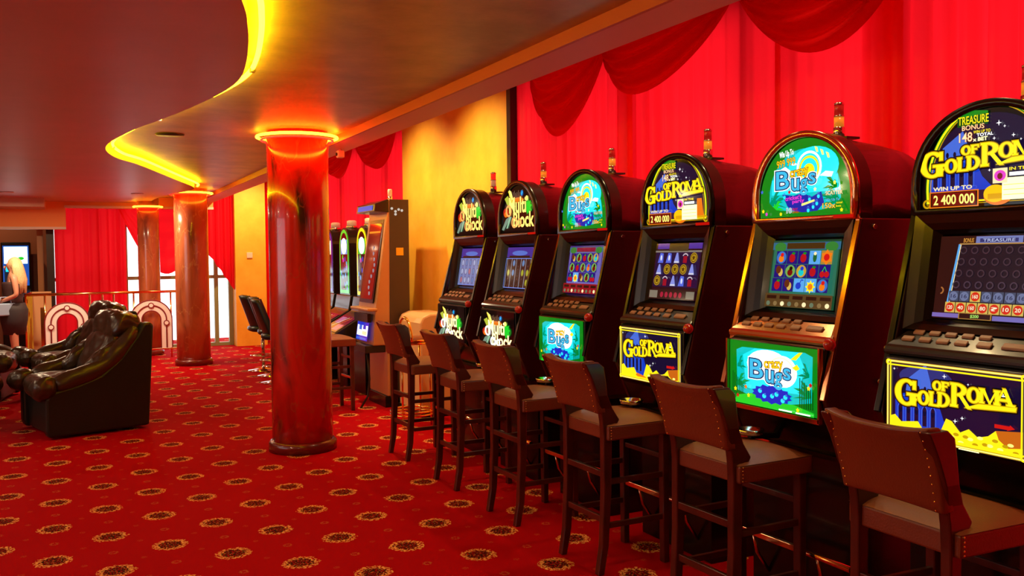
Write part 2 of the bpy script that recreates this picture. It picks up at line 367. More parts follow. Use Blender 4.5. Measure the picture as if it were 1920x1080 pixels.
# back beams (orange, white lower edge)
struct(B(M_ORANGE).box(.02, 16.5, 2.47, 2.33, 16.62, 3.3).build('trim_4'))
struct(B(M_WHITE).box(.0, 16.46, 2.43, 2.33, 16.64, 2.47).build('trim_5'))
struct(B(M_ORANGE).box(-6, 16.5, 2.12, .02, 16.62, 3.3).build('trim_6'))
struct(B(M_WHITE).box(-6, 16.46, 2.08, .02, 16.64, 2.12).build('trim_7'))
struct(B(M_CEILA).box(-6, 15.6, 2.40, -.27, 16.5, 2.53).build('trim_8'))
struct(B(M_CEIL).box(-6, 16.62, 3.3, 2.33, 18.7, 3.4).build('ceiling_back'))
struct(B(M_BROWNW).box(-.28, 17.1, 0, -.18, 18.7, 3.3).build('wall_back_return'))
struct(B(M_DARKM).box(-.28, 16.85, 0, -.17, 17.1, 3.3).build('trim_9'))
struct(B(mat('gold_post_paint', (.40, .17, .05, 1), .4)).box(-.42, 17.0, 0, -.33, 17.1, 3.0).build('trim_10'))

# window frames: facade (behind the curtains) and the far end wall
def window(i, p, q, z0, z1, mull, hz, axis):
    """glazing between p and q; mull = positions of vertical bars, hz = heights of horizontal bars"""
    f = B(M_MULL)
    if axis == 'y':
        X = p[0]
        for y in mull: f.box(X - .09, y - .04, z0, X + .05, y + .04, z1)
        for z in hz: f.box(X - .04, p[1], z - .03, X + .04, q[1], z + .03)
        o = f.build('window_%d' % i); B(M_GLASS).box(X - .004, p[1], z0, X + .004, q[1], z1).build('pane', None, o)
    else:
        Y = p[1]
        for x in mull: f.box(x - .035, Y - .05, z0, x + .035, Y + .05, z1)
        for z in hz: f.box(p[0], Y - .04, z - .03, q[0], Y + .04, z + .03)
        o = f.build('window_%d' % i); B(M_GLASS).box(p[0], Y - .004, z0, q[0], Y + .004, z1).build('pane', None, o)
    struct(o); return o
window(1, (3.84, .3), (3.84, 7.34), 0, 3.15, [.35, 1.3, 2.2, 3.2, 3.93, 4.33, 5.58, 6.6, 7.28], [.05, 3.1], 'y')
window(2, (3.84, 10.2), (3.84, 14.6), 0, 3.15, [10.25, 11.2, 12.1, 13.3, 14.5], [.05, 3.1], 'y')
window(3, (-.17, 17.1), (2.72, 17.1), 0, 3.3, [-.12, .5, .93, 1.85, 2.43, 2.68], [.03, 1.25, 2.9], 'x')

# ------------------------------------------------------------------ curtains
def curtain(name, P, Q, zt, zb, amp, per, mtl, label, group, bot=None, seed=0, n=None):
    """hanging pleated cloth between plan points P and Q; bot(s) gives the lower edge; thick cloth"""
    P = Vector((P[0], P[1], 0)); Q = Vector((Q[0], Q[1], 0)); Ln = (Q - P).length; d = (Q - P) / Ln; nrm = Vector((-d.y, d.x, 0))
    rnd = random.Random(seed); ph = [rnd.uniform(0, 6) for _ in range(5)]
    nu = n or int(Ln / per * 10); nv = 14
    def fn(s, t):
        x = s * Ln; zz = zt + ((bot(s) if bot else zb) - zt) * t
        k = 2 * PI * x / per + .9 * math.sin(2.1 * x + ph[0]) + .7 * math.sin(4.7 * x + ph[4])
        a = amp * (.8 + .45 * math.sin(3.1 * x + ph[1])) * (.6 + .4 * t)
        o = a * math.sin(k + .25 * math.sin(3 * t + ph[2])) + .25 * a * math.sin(2.3 * k + ph[3])
        p = P + d * (x + .3 * a * math.cos(k)) + nrm * o; return (p.x, p.y, zz)
    o = B(mtl).grid(fn, nu, nv).build(name)
    return tag(o, label, 'curtain', group)
XC = 3.705
pan = [(.3, 1.32, 'tall red curtain panel nearest the camera, mostly past the right edge'), (1.30, 2.22, 'red curtain panel behind the rightmost slot machine'),
       (2.2, 3.3, 'bright red curtain panel to the left of the rightmost slot machine'), (3.28, 3.95, 'narrow bright red curtain panel behind the second slot machine from the right'),
       (3.93, 5.6, 'wide red curtain panel behind the black machine that stands between the green-signed ones'), (5.58, 7.28, 'red curtain panel next to the ochre wall')]
for i, (a, b, lb) in enumerate(pan):
    curtain('curtain', (XC - .075 * (i % 2), b + .04), (XC - .075 * (i % 2), a - .03 - .14 * (i % 2)), 3.18, .03, .036, .15, M_CURT, lb, 'red curtains along the long window', seed=i)
curtain('curtain', (XC, 12.45), (XC, 10.24), 3.18, .03, .03, .15, M_CURT, 'red curtain panel behind the tall silver machine', 'red curtains behind the silver machine', seed=11)
curtain('curtain', (XC, 14.6), (XC, 12.42), 3.18, .03, .03, .15, M_CURT, 'red curtain panel just right of the big marble column, behind the small arched machines', 'red curtains behind the silver machine', seed=12)
def swag(y0, y1, zt, zb, lean, label, group, X=3.56, seed=0):
    """draped scallop hanging from two points on the rail"""
    n = 26
    def fn(s, r):
        sag = (math.sin(PI * s ** lean)) ** .66
        z = zt - .02 - (zt - zb) * sag * (.18 + .82 * r) * (1 if r > 0 else 0)
        xx = X - .10 * sag * math.sin(PI * min(1, r * .9 + .1)) + .036 * math.sin(r * 21 + 2.2 * s + seed) * sag
        return (xx, y0 + (y1 - y0) * s, z)
    o = B(M_SWAG).grid(fn, 30, n).build('curtain_swag')
    return tag(o, label, 'curtain swag', group)
G = 'draped swags over the long window'
swag(6.80, 5.62, 3.18, 2.55, .8, 'deep red draped swag nearest the ochre wall', G, seed=1)
swag(5.66, 4.22, 3.18, 2.70, .66, 'wide red draped swag, middle one of the three big ones', G, seed=2)
swag(4.24, 2.95, 3.18, 2.66, 1.1, 'large dark red draped swag cut off by the top edge of the picture', G, seed=3)
G = 'small draped swags by the silver machine'
swag(12.0, 10.3, 3.18, 2.72, 1.1, 'dark red draped swag above the tall silver machine', G, seed=4)
swag(13.7, 12.1, 3.18, 2.74, 1., 'dark red draped swag just right of the big marble column', G, seed=5)
struct(B(M_DARKM).tube([(3.59, .3, 3.19), (3.59, 7.3, 3.19)], .015, 8).build('trim_11'))
struct(B(M_DARKM).tube([(3.59, 10.22, 3.19), (3.59, 14.6, 3.19)], .015, 8).build('trim_12'))
# far end wall curtains
YB = 16.88
curtain('curtain', (-.16, YB), (.93, YB), 3.1, .03, .035, .16, M_CURT, 'long straight red curtain at the far end wall, left of the bright window', 'far end wall curtains', seed=21)
curtain('curtain', (2.02, YB - .02), (2.74, YB - .02), 2.95, .9, .03, .12, M_CURT, 'slanting red side curtain at the far right of the bright window', 'far end wall curtains',
        bot=lambda s: 1.95 - .98 * (max(0, (s - .05) / .95)) ** 1.1, seed=22)
def bigswag(s, r):
    x = .62 + 1.55 * s; cz = 2.98 - .05 * s
    sag = (math.sin(PI * min(1, s * .98) ** 1.25)) ** .75 if 0 < s < 1 else 0
    return (x, YB - .08 - .04 * sag * r + .015 * math.sin(r * 30 + 3 * s) * sag, cz - (cz - 1.53) * sag * (.1 + .9 * r) - .35 * s * r)
tag(B(M_CURT).grid(bigswag, 30, 26).build('curtain_swag'), 'big red drape sagging across the far bright window behind the two far columns', 'curtain swag')
curtain('curtain', (3.24, 16.9), (3.6, 16.86), 3.2, .03, .03, .12, M_CURT, 'thin strip of red curtain between the far ochre wall and the big column', 'far end wall curtains', seed=23)

# ------------------------------------------------------------------ columns
def column(x, y, r, zr, mtl, label, top=ZB, red=M_NEONR):
    t = empty('marble_column', (x, y, 0), 0, label, 'column', 'marble columns with neon collars')
    B(mtl).lathe([(r, .08), (r, .6), (r, 1.2), (r, 1.9), (r, top)], n=48).build('shaft', None, t)
    B(mat('column_base_marble', (.16, .012, .008, 1), .25, coat=.3)).lathe([(r + .03, 0), (r + .03, .07), (r + .015, .085), (r + .002, .09)], n=48).build('base_ring', None, t)
    k = r / .245
    B(M_NEONY).tube([((r + .075 * k) * math.cos(a), (r + .075 * k) * math.sin(a), zr) for a in [2 * PI * i / 48 for i in range(48)]], .012, 8, True).build('yellow_neon_ring', None, t)
    B(red).tube([((r + .04 * k) * math.cos(a), (r + .04 * k) * math.sin(a), zr - .022) for a in [2 * PI * i / 48 for i in range(48)]], .010, 6, True).build('red_neon_ring', None, t)
    for a in (.5, 2.6, 4.6):
        B(M_BRASS).bar((r * math.cos(a), r * math.sin(a), zr), ((r + .08 * k) * math.cos(a), (r + .08 * k) * math.sin(a), zr), .006, .006).build('ring_bracket', None, t)
    return t
column(1.735, 7.50, .247, 2.575, M_MARB, 'big glossy red marble column in the middle, nearest to the camera')
column(1.69, 14.25, .240, 2.555, M_MARB2, 'brown veined marble column standing in front of the bright far window', red=M_NEONR2)
column(1.235, 16.05, .170, 2.44, M_MARB2, 'thinner brown marble column behind the brass railing, farthest of the three', red=M_NEONR2)

# ------------------------------------------------------------------ flat artwork tools
TXT = {}
def text2d(sx, off_=0.0):
    k = (sx, off_)
    if k in TXT: return TXT[k]
    c = bpy.data.curves.new('t', 'FONT'); c.body = sx; c.size = 1; c.offset = off_; c.resolution_u = 3; c.fill_mode = 'FRONT' if hasattr(c, 'fill_mode') else c.fill_mode
    o = bpy.data.objects.new('t', c); me = bpy.data.meshes.new_from_object(o)
    vs = [(v.co.x, v.co.y) for v in me.vertices]; fs = [tuple(p.vertices) for p in me.polygons]
    bpy.data.objects.remove(o); bpy.data.curves.remove(c); bpy.data.meshes.remove(me)
    xs = [v[0] for v in vs] or [0]; ys = [v[1] for v in vs] or [0]
    TXT[k] = (vs, fs, min(xs), max(xs), min(ys), max(ys)); return TXT[k]
class Art:
    """coloured layers of one printed / lit panel; (u,v) in metres on the panel, each layer lies a hair in front of the last"""
    def __init__(s, sx=1, sy=1): s.mb = MB(); s.k = 0; s.sx = sx; s.sy = sy
    def P(s, u, v): return (u * s.sx, -s.k * .00035, v * s.sy)
    def lay(s): s.k += 1
    def poly(s, pts, m, nl=True):
        if nl: s.lay()
        a = sum(pts[i][0] * pts[(i + 1) % len(pts)][1] - pts[(i + 1) % len(pts)][0] * pts[i][1] for i in range(len(pts)))
        if a < 0: pts = pts[::-1]
        s.mb.m(m).add([s.P(*p) for p in pts], [tuple(range(len(pts)))]); return s
    def rect(s, x0, y0, x1, y1, m, nl=True): return s.poly([(x0, y0), (x1, y0), (x1, y1), (x0, y1)], m, nl)
    def ell(s, cx, cy, rx, ry, m, nl=True, n=24): return s.poly([(cx + rx * math.cos(2 * PI * i / n), cy + ry * math.sin(2 * PI * i / n)) for i in range(n)], m, nl)
    def ring(s, cx, cy, rx, ry, ix, iy, m, a0=0, a1=2 * PI, n=28, nl=True):
        if nl: s.lay()
        vs = []
        for i in range(n + 1):
            a = a0 + (a1 - a0) * i / n; vs += [s.P(cx + rx * math.cos(a), cy + ry * math.sin(a)), s.P(cx + ix * math.cos(a), cy + iy * math.sin(a))]
        s.mb.m(m).add(vs, [(2 * i + 2, 2 * i + 3, 2 * i + 1, 2 * i)[::-1] for i in range(n)]); return s
    def line(s, pts, wd, m, nl=True):
        if nl: s.lay()
        for (x0, y0), (x1, y1) in zip(pts, pts[1:]):
            L_ = math.hypot((x1 - x0) * s.sx, (y1 - y0) * s.sy) or 1; nx, ny = -(y1 - y0) * s.sy / L_ * wd / 2 / s.sx, (x1 - x0) * s.sx / L_ * wd / 2 / s.sy
            s.poly([(x0 - nx, y0 - ny), (x1 - nx, y1 - ny), (x1 + nx, y1 + ny), (x0 + nx, y0 + ny)], m, False)
        return s
    def star(s, cx, cy, r, m, n=4, k=.25):
        return s.poly([(cx + (r if i % 2 == 0 else r * k) * math.cos(PI * i / n + PI / 2) / s.sx, cy + (r if i % 2 == 0 else r * k) * math.sin(PI * i / n + PI / 2) / s.sy) for i in range(2 * n)], m)
    def text(s, tx, x0, y0, x1, y1, m, off_=.0, rot=0, nl=True, ref=0.0):
        """text fitted into the box; extra boldness off_ grows past the box"""
        if nl: s.lay()
        vs, fs, a, b, c, d = text2d(tx, off_); _, _, ra, rb, rc, rd = text2d(tx, ref)
        kx = (x1 - x0) / (rb - ra); ky = (y1 - y0) / (rd - rc); cx, cy = (x0 + x1) / 2, (y0 + y1) / 2; out = []
        for x, y in vs:
            u = (x - (ra + rb) / 2) * kx; v = (y - (rc + rd) / 2) * ky; u2 = u * s.sx; v2 = v * s.sy
            uu_, vv_ = u2 * math.cos(rot) - v2 * math.sin(rot), u2 * math.sin(rot) + v2 * math.cos(rot)
            out.append(s.P(cx + uu_ / s.sx, cy + vv_ / s.sy))
        s.mb.m(m).add(out, fs); return s
# serif capitals from strokes, unit box, growth g for outlines
def serif(a, ch, x0, y0, x1, y1, m, g=0.0, shear=0.0, nl=True):
    if nl: a.lay()
    W_, H_ = x1 - x0, y1 - y0
    gx, gy = g / a.sx, g / a.sy
    def q(u, v): return (x0 + u * W_, y0 + v * H_ + shear * u * W_)
    def R4(u0, v0, u1, v1):
        p, r = q(u0, v0), q(u1, v1); sh = 0
        a.poly([(p[0] - gx, p[1] - gy), (r[0] + gx, q(u1, v0)[1] - gy), (r[0] + gx, r[1] + gy), (p[0] - gx, q(u0, v1)[1] + gy)], m, False)
    def Q4(*pts):
        c = (sum(p[0] for p in pts) / 4, sum(p[1] for p in pts) / 4)
        a.poly([(q(*p)[0] + (gx if p[0] > c[0] else -gx), q(*p)[1] + (gy if p[1] > c[1] else -gy)) for p in pts], m, False)
    def RG(cu, cv, ru, rv, iu, iv, a0=0, a1=2 * PI):
        c = q(cu, cv); a.ring(c[0], c[1], ru * W_ + gx, rv * H_ + gy, max(.002, iu * W_ - gx), max(.002, iv * H_ - gy), m, a0, a1, nl=False)
    st = .24
    def stem(u, t=st, b=True, tp=True):
        R4(u, 0, u + t, 1)
        if b: R4(u - .07, 0, u + t + .07, .07)
        if tp: R4(u - .07, .93, u + t + .07, 1)
    if ch == 'O': RG(.5, .5, .5, .52, .25, .43)
    elif ch == 'G': RG(.5, .5, .5, .52, .26, .43, .75, 5.9); R4(.66, .03, .9, .46); R4(.52, .40, 1.0, .48); R4(.78, .66, .9, .98)
    elif ch == 'L': stem(.1, .26); R4(.1, 0, .95, .09); Q4((.82, 0), (.95, 0), (.99, .34), (.9, .3))
    elif ch == 'D': stem(.06); RG(.32, .5, .66, .5, .40, .42, -PI / 2, PI / 2)
    elif ch == 'R':
        stem(.05, .22); RG(.3, .74, .5, .26, .26, .18, -PI / 2, PI / 2); Q4((.38, .5), (.62, .5), (1.04, 0), (.80, 0))
    elif ch == 'M':
        stem(.02, .12); stem(.80, .18); Q4((.04, 1), (.26, 1), (.56, 0), (.46, 0)); Q4((.80, 1), (.92, 1), (.56, 0), (.46, 0))
    elif ch == 'A':
        Q4((.42, 1), (.52, 1), (.16, 0), (.06, 0)); Q4((.42, 1), (.62, 1), (.96, 0), (.72, 0)); R4(.22, .26, .78, .36); R4(-.02, 0, .26, .07); R4(.62, 0, 1.04, .07)
    elif ch == 'F': stem(.1); R4(.1, .91, .92, 1); R4(.1, .46, .7, .56); R4(.82, .72, .92, 1)
YEL = glow(250, 225, 20, 1.25); YEL2 = glow(255, 245, 120, 1.3); GOLD = glow(205, 160, 10, 1.0); DKB = glow(28, 14, 4, .8); NAVY = glow(26, 14, 50, .9); BLUE = glow(20, 60, 200, 1.0)
LBL = glow(70, 110, 220, 1.0); WHT = glow(255, 255, 255, 1.6); GRN = glow(8, 130, 22, 1.1); GRNL = glow(30, 200, 40, 1.2); TEAL = glow(0, 190, 190, 1.2); CYAN = glow(30, 225, 250, 1.25)
RED = glow(215, 25, 20, 1.0); ORG = glow(235, 120, 20, 1.1); PNK = glow(230, 60, 200, 1.1); DGRN = glow(4, 80, 14, 1); BLK = glow(6, 5, 8, .5); PURP = glow(70, 40, 150, 1); DRED = glow(120, 14, 8, 1); CREAM = glow(245, 225, 170, 1.2); SKY = glow(90, 170, 240, 1)
HOT = glow(225, 255, 250, 3.0); HOTY = glow(255, 250, 170, 1.9)
def roma_logo(a, X0, Y0, X1, Y1, sh=0.0):
    """two-line gold title in a box"""
    U = lambda x: X0 + (X1 - X0) * x / 820.; V = lambda y: Y0 + (Y1 - Y0) * (1 - y / 280.)
    L_ = [('G', 0, 35, 175, 270), ('O', 172, 120, 258, 240), ('L', 255, 112, 330, 238), ('D', 318, 105, 405, 232), ('O', 283, 10, 345, 88), ('F', 345, 8, 400, 84), ('R', 412, 2, 545, 212), ('O', 520, 22, 612, 150), ('M', 608, 18, 730, 142), ('A', 700, -5, 822, 135)]
    for m_, g in ((DKB, .0085), (GOLD, .0042), (YEL, .001)):
        a.lay()
        for ch, xa, ya, xb, yb in L_: serif(a, ch, U(xa), V(yb), U(xb), V(ya), m_, g, nl=False)
        a.poly([(U(500), V(205) - g / a.sy), (U(600), V(160) + g / a.sy), (U(835) + g / a.sx, V(143) + g / a.sy), (U(830) + g / a.sx, V(172) - g / a.sy), (U(590), V(196) - g / a.sy)], m_, False)
def colosseum(a, x0, y0, x1, y1, top=True):
    U = lambda x: x0 + (x1 - x0) * x; V = lambda y: y0 + (y1 - y0) * y
    if top: a.poly([(U(.18), V(.5)), (U(.22), V(.75)), (U(.55), V(1.0)), (U(.62), V(.78)), (U(.7), V(.5))], LBL)
    a.poly([(U(0), V(0)), (U(0), V(.5)), (U(.35), V(.56)), (U(.75), V(.5)), (U(.86), V(.22)), (U(1.05), V(0))], BLUE)
    a.line([(U(0), V(.47)), (U(.35), V(.52)), (U(.74), V(.46))], .003, LBL)
    for i in range(5):
        c = .1 + i * .145; a.rect(U(c - .035), V(.08), U(c + .035), V(.3), NAVY, nl=(i == 0)); a.ell(U(c), V(.3), (x1 - x0) * .035, (y1 - y0) * .07, NAVY, False, 12)
        a.line([(U(c - .05), V(.06)), (U(c - .05), V(.32)), (U(c), V(.4)), (U(c + .05), V(.32)), (U(c + .05), V(.06))], .0025, LBL, nl=False)
    if top:
        for i in range(3): a.ell(U(.3 + .12 * i), V(.62), (x1 - x0) * .025, (y1 - y0) * .05, NAVY, False, 10)
def art_plate(a, T, parent, name):
    for i, v in enumerate(a.mb.v): a.mb.v[i] = T @ v
    return a.mb.build(name, None, parent)
AW, AH = .555, .345      # arched sign
def arch_pts(hw, z0, zs, zt, n=24, sq=1.0):
    """outline: straight sides up to zs then a half ellipse to zt"""
    P = [(-hw, z0), (hw, z0)]
    for i in range(n + 1):
        t = PI * i / n; P.append((hw * math.cos(t), zs + (zt - zs) * math.sin(t) ** sq))
    return P
def roma_top():
    a = Art(AW, AH)
    cut = lambda k: [(.5 + u, v) for u, v in arch_pts(.5 * k, .0, .22, 1.0 * k)]
    a.poly(cut(1), BLK)
    a.poly([(.5 + u, v + .05) for u, v in arch_pts(.47, .0, .16, .90)], NAVY)
    colosseum(a, .06, .17, .52, .80)
    for r, m_, wd in ((.455, GRN, .016), (.455, YEL, .009), (.43, GOLD, .004)):
        a.line([(.5 + r * math.cos(PI * i / 40), .20 + (r + .40) * math.sin(PI * i / 40)) for i in range(41)], wd, m_)
        a.line([(.5 - r, .2), (.5 - r + .005, .05)], wd, m_, False); a.line([(.5 + r, .2), (.5 + r - .005, .05)], wd, m_, False)
    a.line([(.04, .06), (.96, .06)], .006, YEL); a.line([(.04, .035), (.96, .035)], .003, GOLD, False)
    for x in (.045, .955): a.ring(x, .05, .035, .05, .02, .03, GOLD)
    # gold heap
    a.ell(.57, .10, .10, .10, ORG); a.ell(.55, .12, .08, .09, glow(250, 190, 10, 1.2)); a.rect(.5, .065, .94, .12, glow(220, 160, 10, 1.1)); a.poly([(.82, .1), (.83, .36), (.9, .36), (.93, .1)], ORG)
    a.rect(.60, .05, .83, .27, HOTY); a.line([(.61, .1), (.82, .1)], .002, YEL); a.line([(.61, .15), (.82, .15)], .002, YEL, False); a.line([(.61, .2), (.82, .2)], .002, YEL, False)
    # centre top lettering
    a.rect(.28, .84, .50, .95, DGRN); a.poly([(.27, .93), (.5, .95), (.5, .975), (.39, 1.0), (.28, .965)], GRN)
    a.text('TREASURE', .285, .86, .505, .945, YEL, .01)
    a.text('BONUS', .315, .80, .475, .85, ORG, .03); a.text('BONUS', .315, .80, .475, .85, CREAM, 0)
    a.text('148', .295, .68, .39, .775, ORG, .03); a.text('148', .295, .68, .39, .775, CREAM, .005)
    a.text('WIN UP TO', .40, .755, .52, .785, YEL, .02); a.text('TOTAL', .425, .72, .54, .75, WHT, .02); a.text('x BET', .40, .675, .50, .71, HOTY, .03)
    for x, y, r in ((.58, .83, .011), (.62, .79, .006), (.68, .69, .008), (.55, .68, .007), (.73, .64, .005), (.52, .36, .006)): a.star(x, y, r, WHT)
    roma_logo(a, .0, .33, .92, .645)
    # lower right badge and plate
    a.rect(.545, .22, .645, .37, CREAM); a.ell(.595, .295, .04, .055, PNK); a.ell(.595, .29, .018, .032, DRED)
    a.text('IN THE', .66, .34, .80, .37, YEL, .02); a.rect(.66, .285, .81, .32, WHT)
    a.text('WIN UP TO', .11, .185, .40, .225, CREAM, .03)
    a.rect(.08, .0, .45, .175, ORG); a.rect(.09, .012, .44, .163, DKB); a.rect(.10, .02, .43, .155, DRED)
    a.text('2 400 000', .115, .035, .42, .135, YEL2, .02)
    return a
def bugs_common(a, x0, y0, x1, y1, big):
    U = lambda x: x0 + (x1 - x0) * x; V = lambda y: y0 + (y1 - y0) * y
    for m_, g in ((WHT, .085), (glow(10, 50, 100, 1), .055), (glow(60, 190, 235, 1.1), .012)):
        a.lay()
        a.text('B', U(0), V(.22), U(.34), V(1), m_, g, nl=False, ref=.012); a.text('u', U(.40), V(.1), U(.60), V(.62), m_, g, nl=False, ref=.012)
        a.text('g', U(.62), V(-.12), U(.80), V(.58), m_, g, nl=False, ref=.012); a.text('s', U(.83), V(.34), U(1.0), V(.80), m_, g, nl=False, ref=.012)
    a.text('crazy', U(.37), V(.62), U(.82), V(1.0), DRED, .06, .08); a.text('crazy', U(.37), V(.62), U(.82), V(1.0), glow(255, 200, 20, 1.2), .02, .08)
def fronds(a, cx, cy, sgn, n, Ls, m_, kx=1.):
    a.lay()
    for i in range(n):
        t = -.5 + 1.9 * i / n; L_ = Ls * (.7 + .3 * math.sin(i * 2.1)); dx, dy = math.cos(t) * L_ * sgn * kx, math.sin(t) * L_
        a.poly([(cx, cy - .025), (cx + dx * .6, cy + dy * .75 + .03), (cx + dx, cy + dy), (cx + dx * .55, cy + dy * .55), (cx, cy + .02)], m_, False)
def bugs_top():
    a = Art(AW, AH)
    a.poly([(.5 + u, v) for u, v in arch_pts(.5, 0, .22, 1)], GRN)
    a.poly([(.5 + u, v + .07) for u, v in arch_pts(.39, .0, .2, .80)], TEAL)
    a.ell(.60, .62, .27, .26, CYAN); a.rect(.14, .3, .86, .5, CYAN)
    a.ring(.56, .62, .135, .21, .115, .18, WHT); a.ring(.56, .60, .11, .17, .09, .14, YEL); a.ell(.56, .58, .06, .09, YEL)
    for i in range(3): a.poly([(.62 + .06 * i, .88 - .045 * i), (.65 + .06 * i, .86 - .045 * i), (.66 + .06 * i, .80 - .045 * i), (.64 + .06 * i, .80 - .045 * i)], YEL2)
    a.poly([(.17, .54), (.26, .64), (.30, .66), (.36, .60), (.4, .55)], WHT); a.ell(.40, .68, .03, .015, WHT); a.poly([(.68, .50), (.74, .55), (.82, .53), (.80, .47)], WHT)
    fronds(a, .12, .18, 1, 9, .22, glow(0, 150, 110, 1)); fronds(a, .88, .18, -1, 9, .24, glow(0, 150, 90, 1)); fronds(a, .86, .36, -1, 6, .16, GRN)
    fronds(a, .16, .12, 1, 6, .14, GRNL)
    a.poly([(.03, .03), (.1, .22), (.2, .1), (.4, .07), (.6, .05), (.8, .09), (.9, .2), (.97, .03)], GRN)
    a.poly([(.27, .30), (.33, .14), (.38, .08), (.5, .05), (.66, .06), (.73, .16), (.70, .30), (.6, .24), (.5, .3), (.4, .27)], glow(20, 40, 170, 1))
    a.text('Win Up To', .24, .77, .40, .87, WHT, .02, .12); a.text('999 999', .21, .665, .42, .76, DKB, .05, .1); a.text('999 999', .21, .665, .42, .76, glow(255, 190, 20, 1.2), .015, .1)
    a.text("cricket's", .31, .22, .49, .275, PNK, .03, .06); a.text('party', .39, .165, .52, .215, PNK, .03, .06)
    for x, y in ((.30, .26), (.58, .21), (.62, .11), (.66, .15), (.57, .07), (.68, .24)): a.ell(x, y, .014, .026, CYAN); a.ring(x, y + .035, .012, .02, .006, .01, LBL)
    a.poly([(.50, .13), (.64, .18), (.64, .205), (.50, .16)], YEL2)
    a.text('10', .335, .05, .39, .115, WHT, .04); a.text('10', .335, .05, .39, .115, NAVY, 0); a.text('PAY', .405, .075, .46, .11, RED, .02); a.text('LINES', .405, .045, .47, .07, RED, .02)
    a.text('SCATTER', .76, .245, .93, .29, DRED, .05); a.text('SCATTER', .76, .245, .93, .29, CREAM, .01); a.text('Win Up To', .76, .16, .90, .2, SKY, .02); a.text('150x', .73, .08, .86, .145, DRED, .05); a.text('150x', .73, .08, .86, .145, glow(255, 200, 60, 1.3), .01)
    a.text('total', .87, .13, .93, .155, YEL, .01); a.text('bet', .87, .09, .92, .115, YEL, .01)
    bugs_common(a, .22, .30, .66, .60, 1)
    for x, y, m_ in ((.07, .09, YEL), (.11, .05, PNK), (.28, .04, YEL), (.86, .39, YEL), (.93, .05, YEL), (.66, .33, CREAM), (.38, .32, RED), (.06, .35, LBL)): a.star(x, y, .010, m_, 5, .6)
    return a
PW, PH = .56, .285
def bugs_bottom():
    a = Art(PW, PH)
    a.rect(0, 0, 1, 1, GRN); a.poly([(.09, .2), (.08, .85), (.15, .9), (.85, .93), (.93, .88), (.92, .2), (.7, .12), (.3, .12)], TEAL)
    a.poly([(.2, .25), (.16, .78), (.3, .9), (.78, .92), (.84, .72), (.80, .3)], CYAN); a.ell(.45, .66, .24, .24, HOT); a.ell(.62, .6, .15, .24, HOT, False)  # white ellipses paint the hot glow of the lamp behind the panel
    a.ring(.6, .58, .15, .24, .13, .21, HOTY, -.2, 2.4)
    a.poly([(.70, .80), (.79, .92), (.83, .93), (.76, .80)], YEL); a.poly([(.72, .68), (.77, .74), (.8, .68), (.76, .64)], YEL)
    fronds(a, .08, .3, 1, 9, .24, glow(0, 160, 80, 1), .8); fronds(a, .92, .3, -1, 9, .26, glow(0, 160, 80, 1), .8); fronds(a, .9, .6, -1, 5, .22, glow(0, 140, 90, 1), .6); fronds(a, .1, .6, 1, 5, .2, glow(0, 150, 110, 1), .6)
    a.lay()
    for i in range(7): a.rect(.80 + .022 * i, .1, .81 + .022 * i, .55 - .03 * i, DGRN, False); a.rect(.04 + .02 * i, .12, .048 + .02 * i, .5 - .03 * i, DGRN, False)
    a.poly([(.1, .12), (.3, .2), (.5, .1), (.74, .13), (.95, .06), (.95, 0), (.05, 0)], GRNL)
    pts = [(.5 + (.20 + .03 * (i % 2)) * math.cos(2 * PI * i / 28), .22 + (.12 + .03 * (i % 2)) * math.sin(2 * PI * i / 28)) for i in range(28)]; a.poly(pts, glow(20, 40, 190, 1.1))
    for x, y in ((.37, .25), (.42, .18), (.51, .2), (.56, .24), (.63, .16), (.66, .22)): a.ell(x, y, .022, .035, CYAN); a.ell(x + .01, y + .03, .01, .02, LBL)
    a.lay(); bugs_common(a, .26, .36, .72, .74, 0)
    for x, y, m_ in ((.09, .22, YEL), (.12, .12, RED), (.25, .15, YEL), (.91, .42, YEL), (.93, .47, RED), (.80, .07, YEL), (.22, .28, ORG)): a.star(x, y, .011, m_, 5, .6)
    a.rect(.60, .015, .74, .035, WHT); a.rect(.78, .015, .93, .035, WHT, False)
    return a
def roma_bottom():
    a = Art(PW, PH)
    a.rect(0, 0, 1, 1, NAVY); a.ell(.3, .8, .2, .15, glow(40, 50, 120, 1)); colosseum(a, .07, .12, .50, .98)
    a.poly([(.03, .03), (.03, .25), (.07, .28), (.12, .2), (.25, .24), (.3, .12), (.4, .08), (.46, .34), (.5, .32), (.56, .2), (.62, .26), (.68, .18), (.75, .22), (.8, .3), (.86, .24), (.97, .34), (.97, .03)], YEL)
    a.poly([(.3, .15), (.42, .11), (.5, .06), (.36, .05), (.28, .1)], ORG); a.poly([(.8, .3), (.97, .34), (.97, .15), (.88, .12), (.82, .2)], glow(200, 100, 20, 1.1))
    for i in range(14): a.ell(.5 + .033 * i, .10 + .05 * math.sin(i * 2.3) + .03, .02, .02, GOLD if i % 2 else YEL2, i == 0)
    for o_, wd, m_ in ((.012, .010, GOLD), (.012, .005, YEL2), (.035, .006, YEL)):
        a.line([(o_, o_ * 2), (1 - o_, o_ * 2), (1 - o_, 1 - o_ * 2), (o_, 1 - o_ * 2), (o_, o_ * 2)], wd, m_)
    for x in (.02, .98):
        for y in (.04, .96): a.ring(x, y, .022, .04, .01, .02, YEL)
    for x, y, r in ((.45, .86, .009), (.85, .72, .011), (.53, .33, .009), (.58, .38, .008), (.07, .88, .006), (.62, .8, .005)): a.star(x, y, r, WHT)
    roma_logo(a, .08, .42, .92, .80)
    a.rect(.56, .0, .7, .012, HOTY); a.rect(.80, .34, .9, .385, RED); a.poly([(.88, .33), (.9, .40), (.93, .36)], RED, False)
    return a
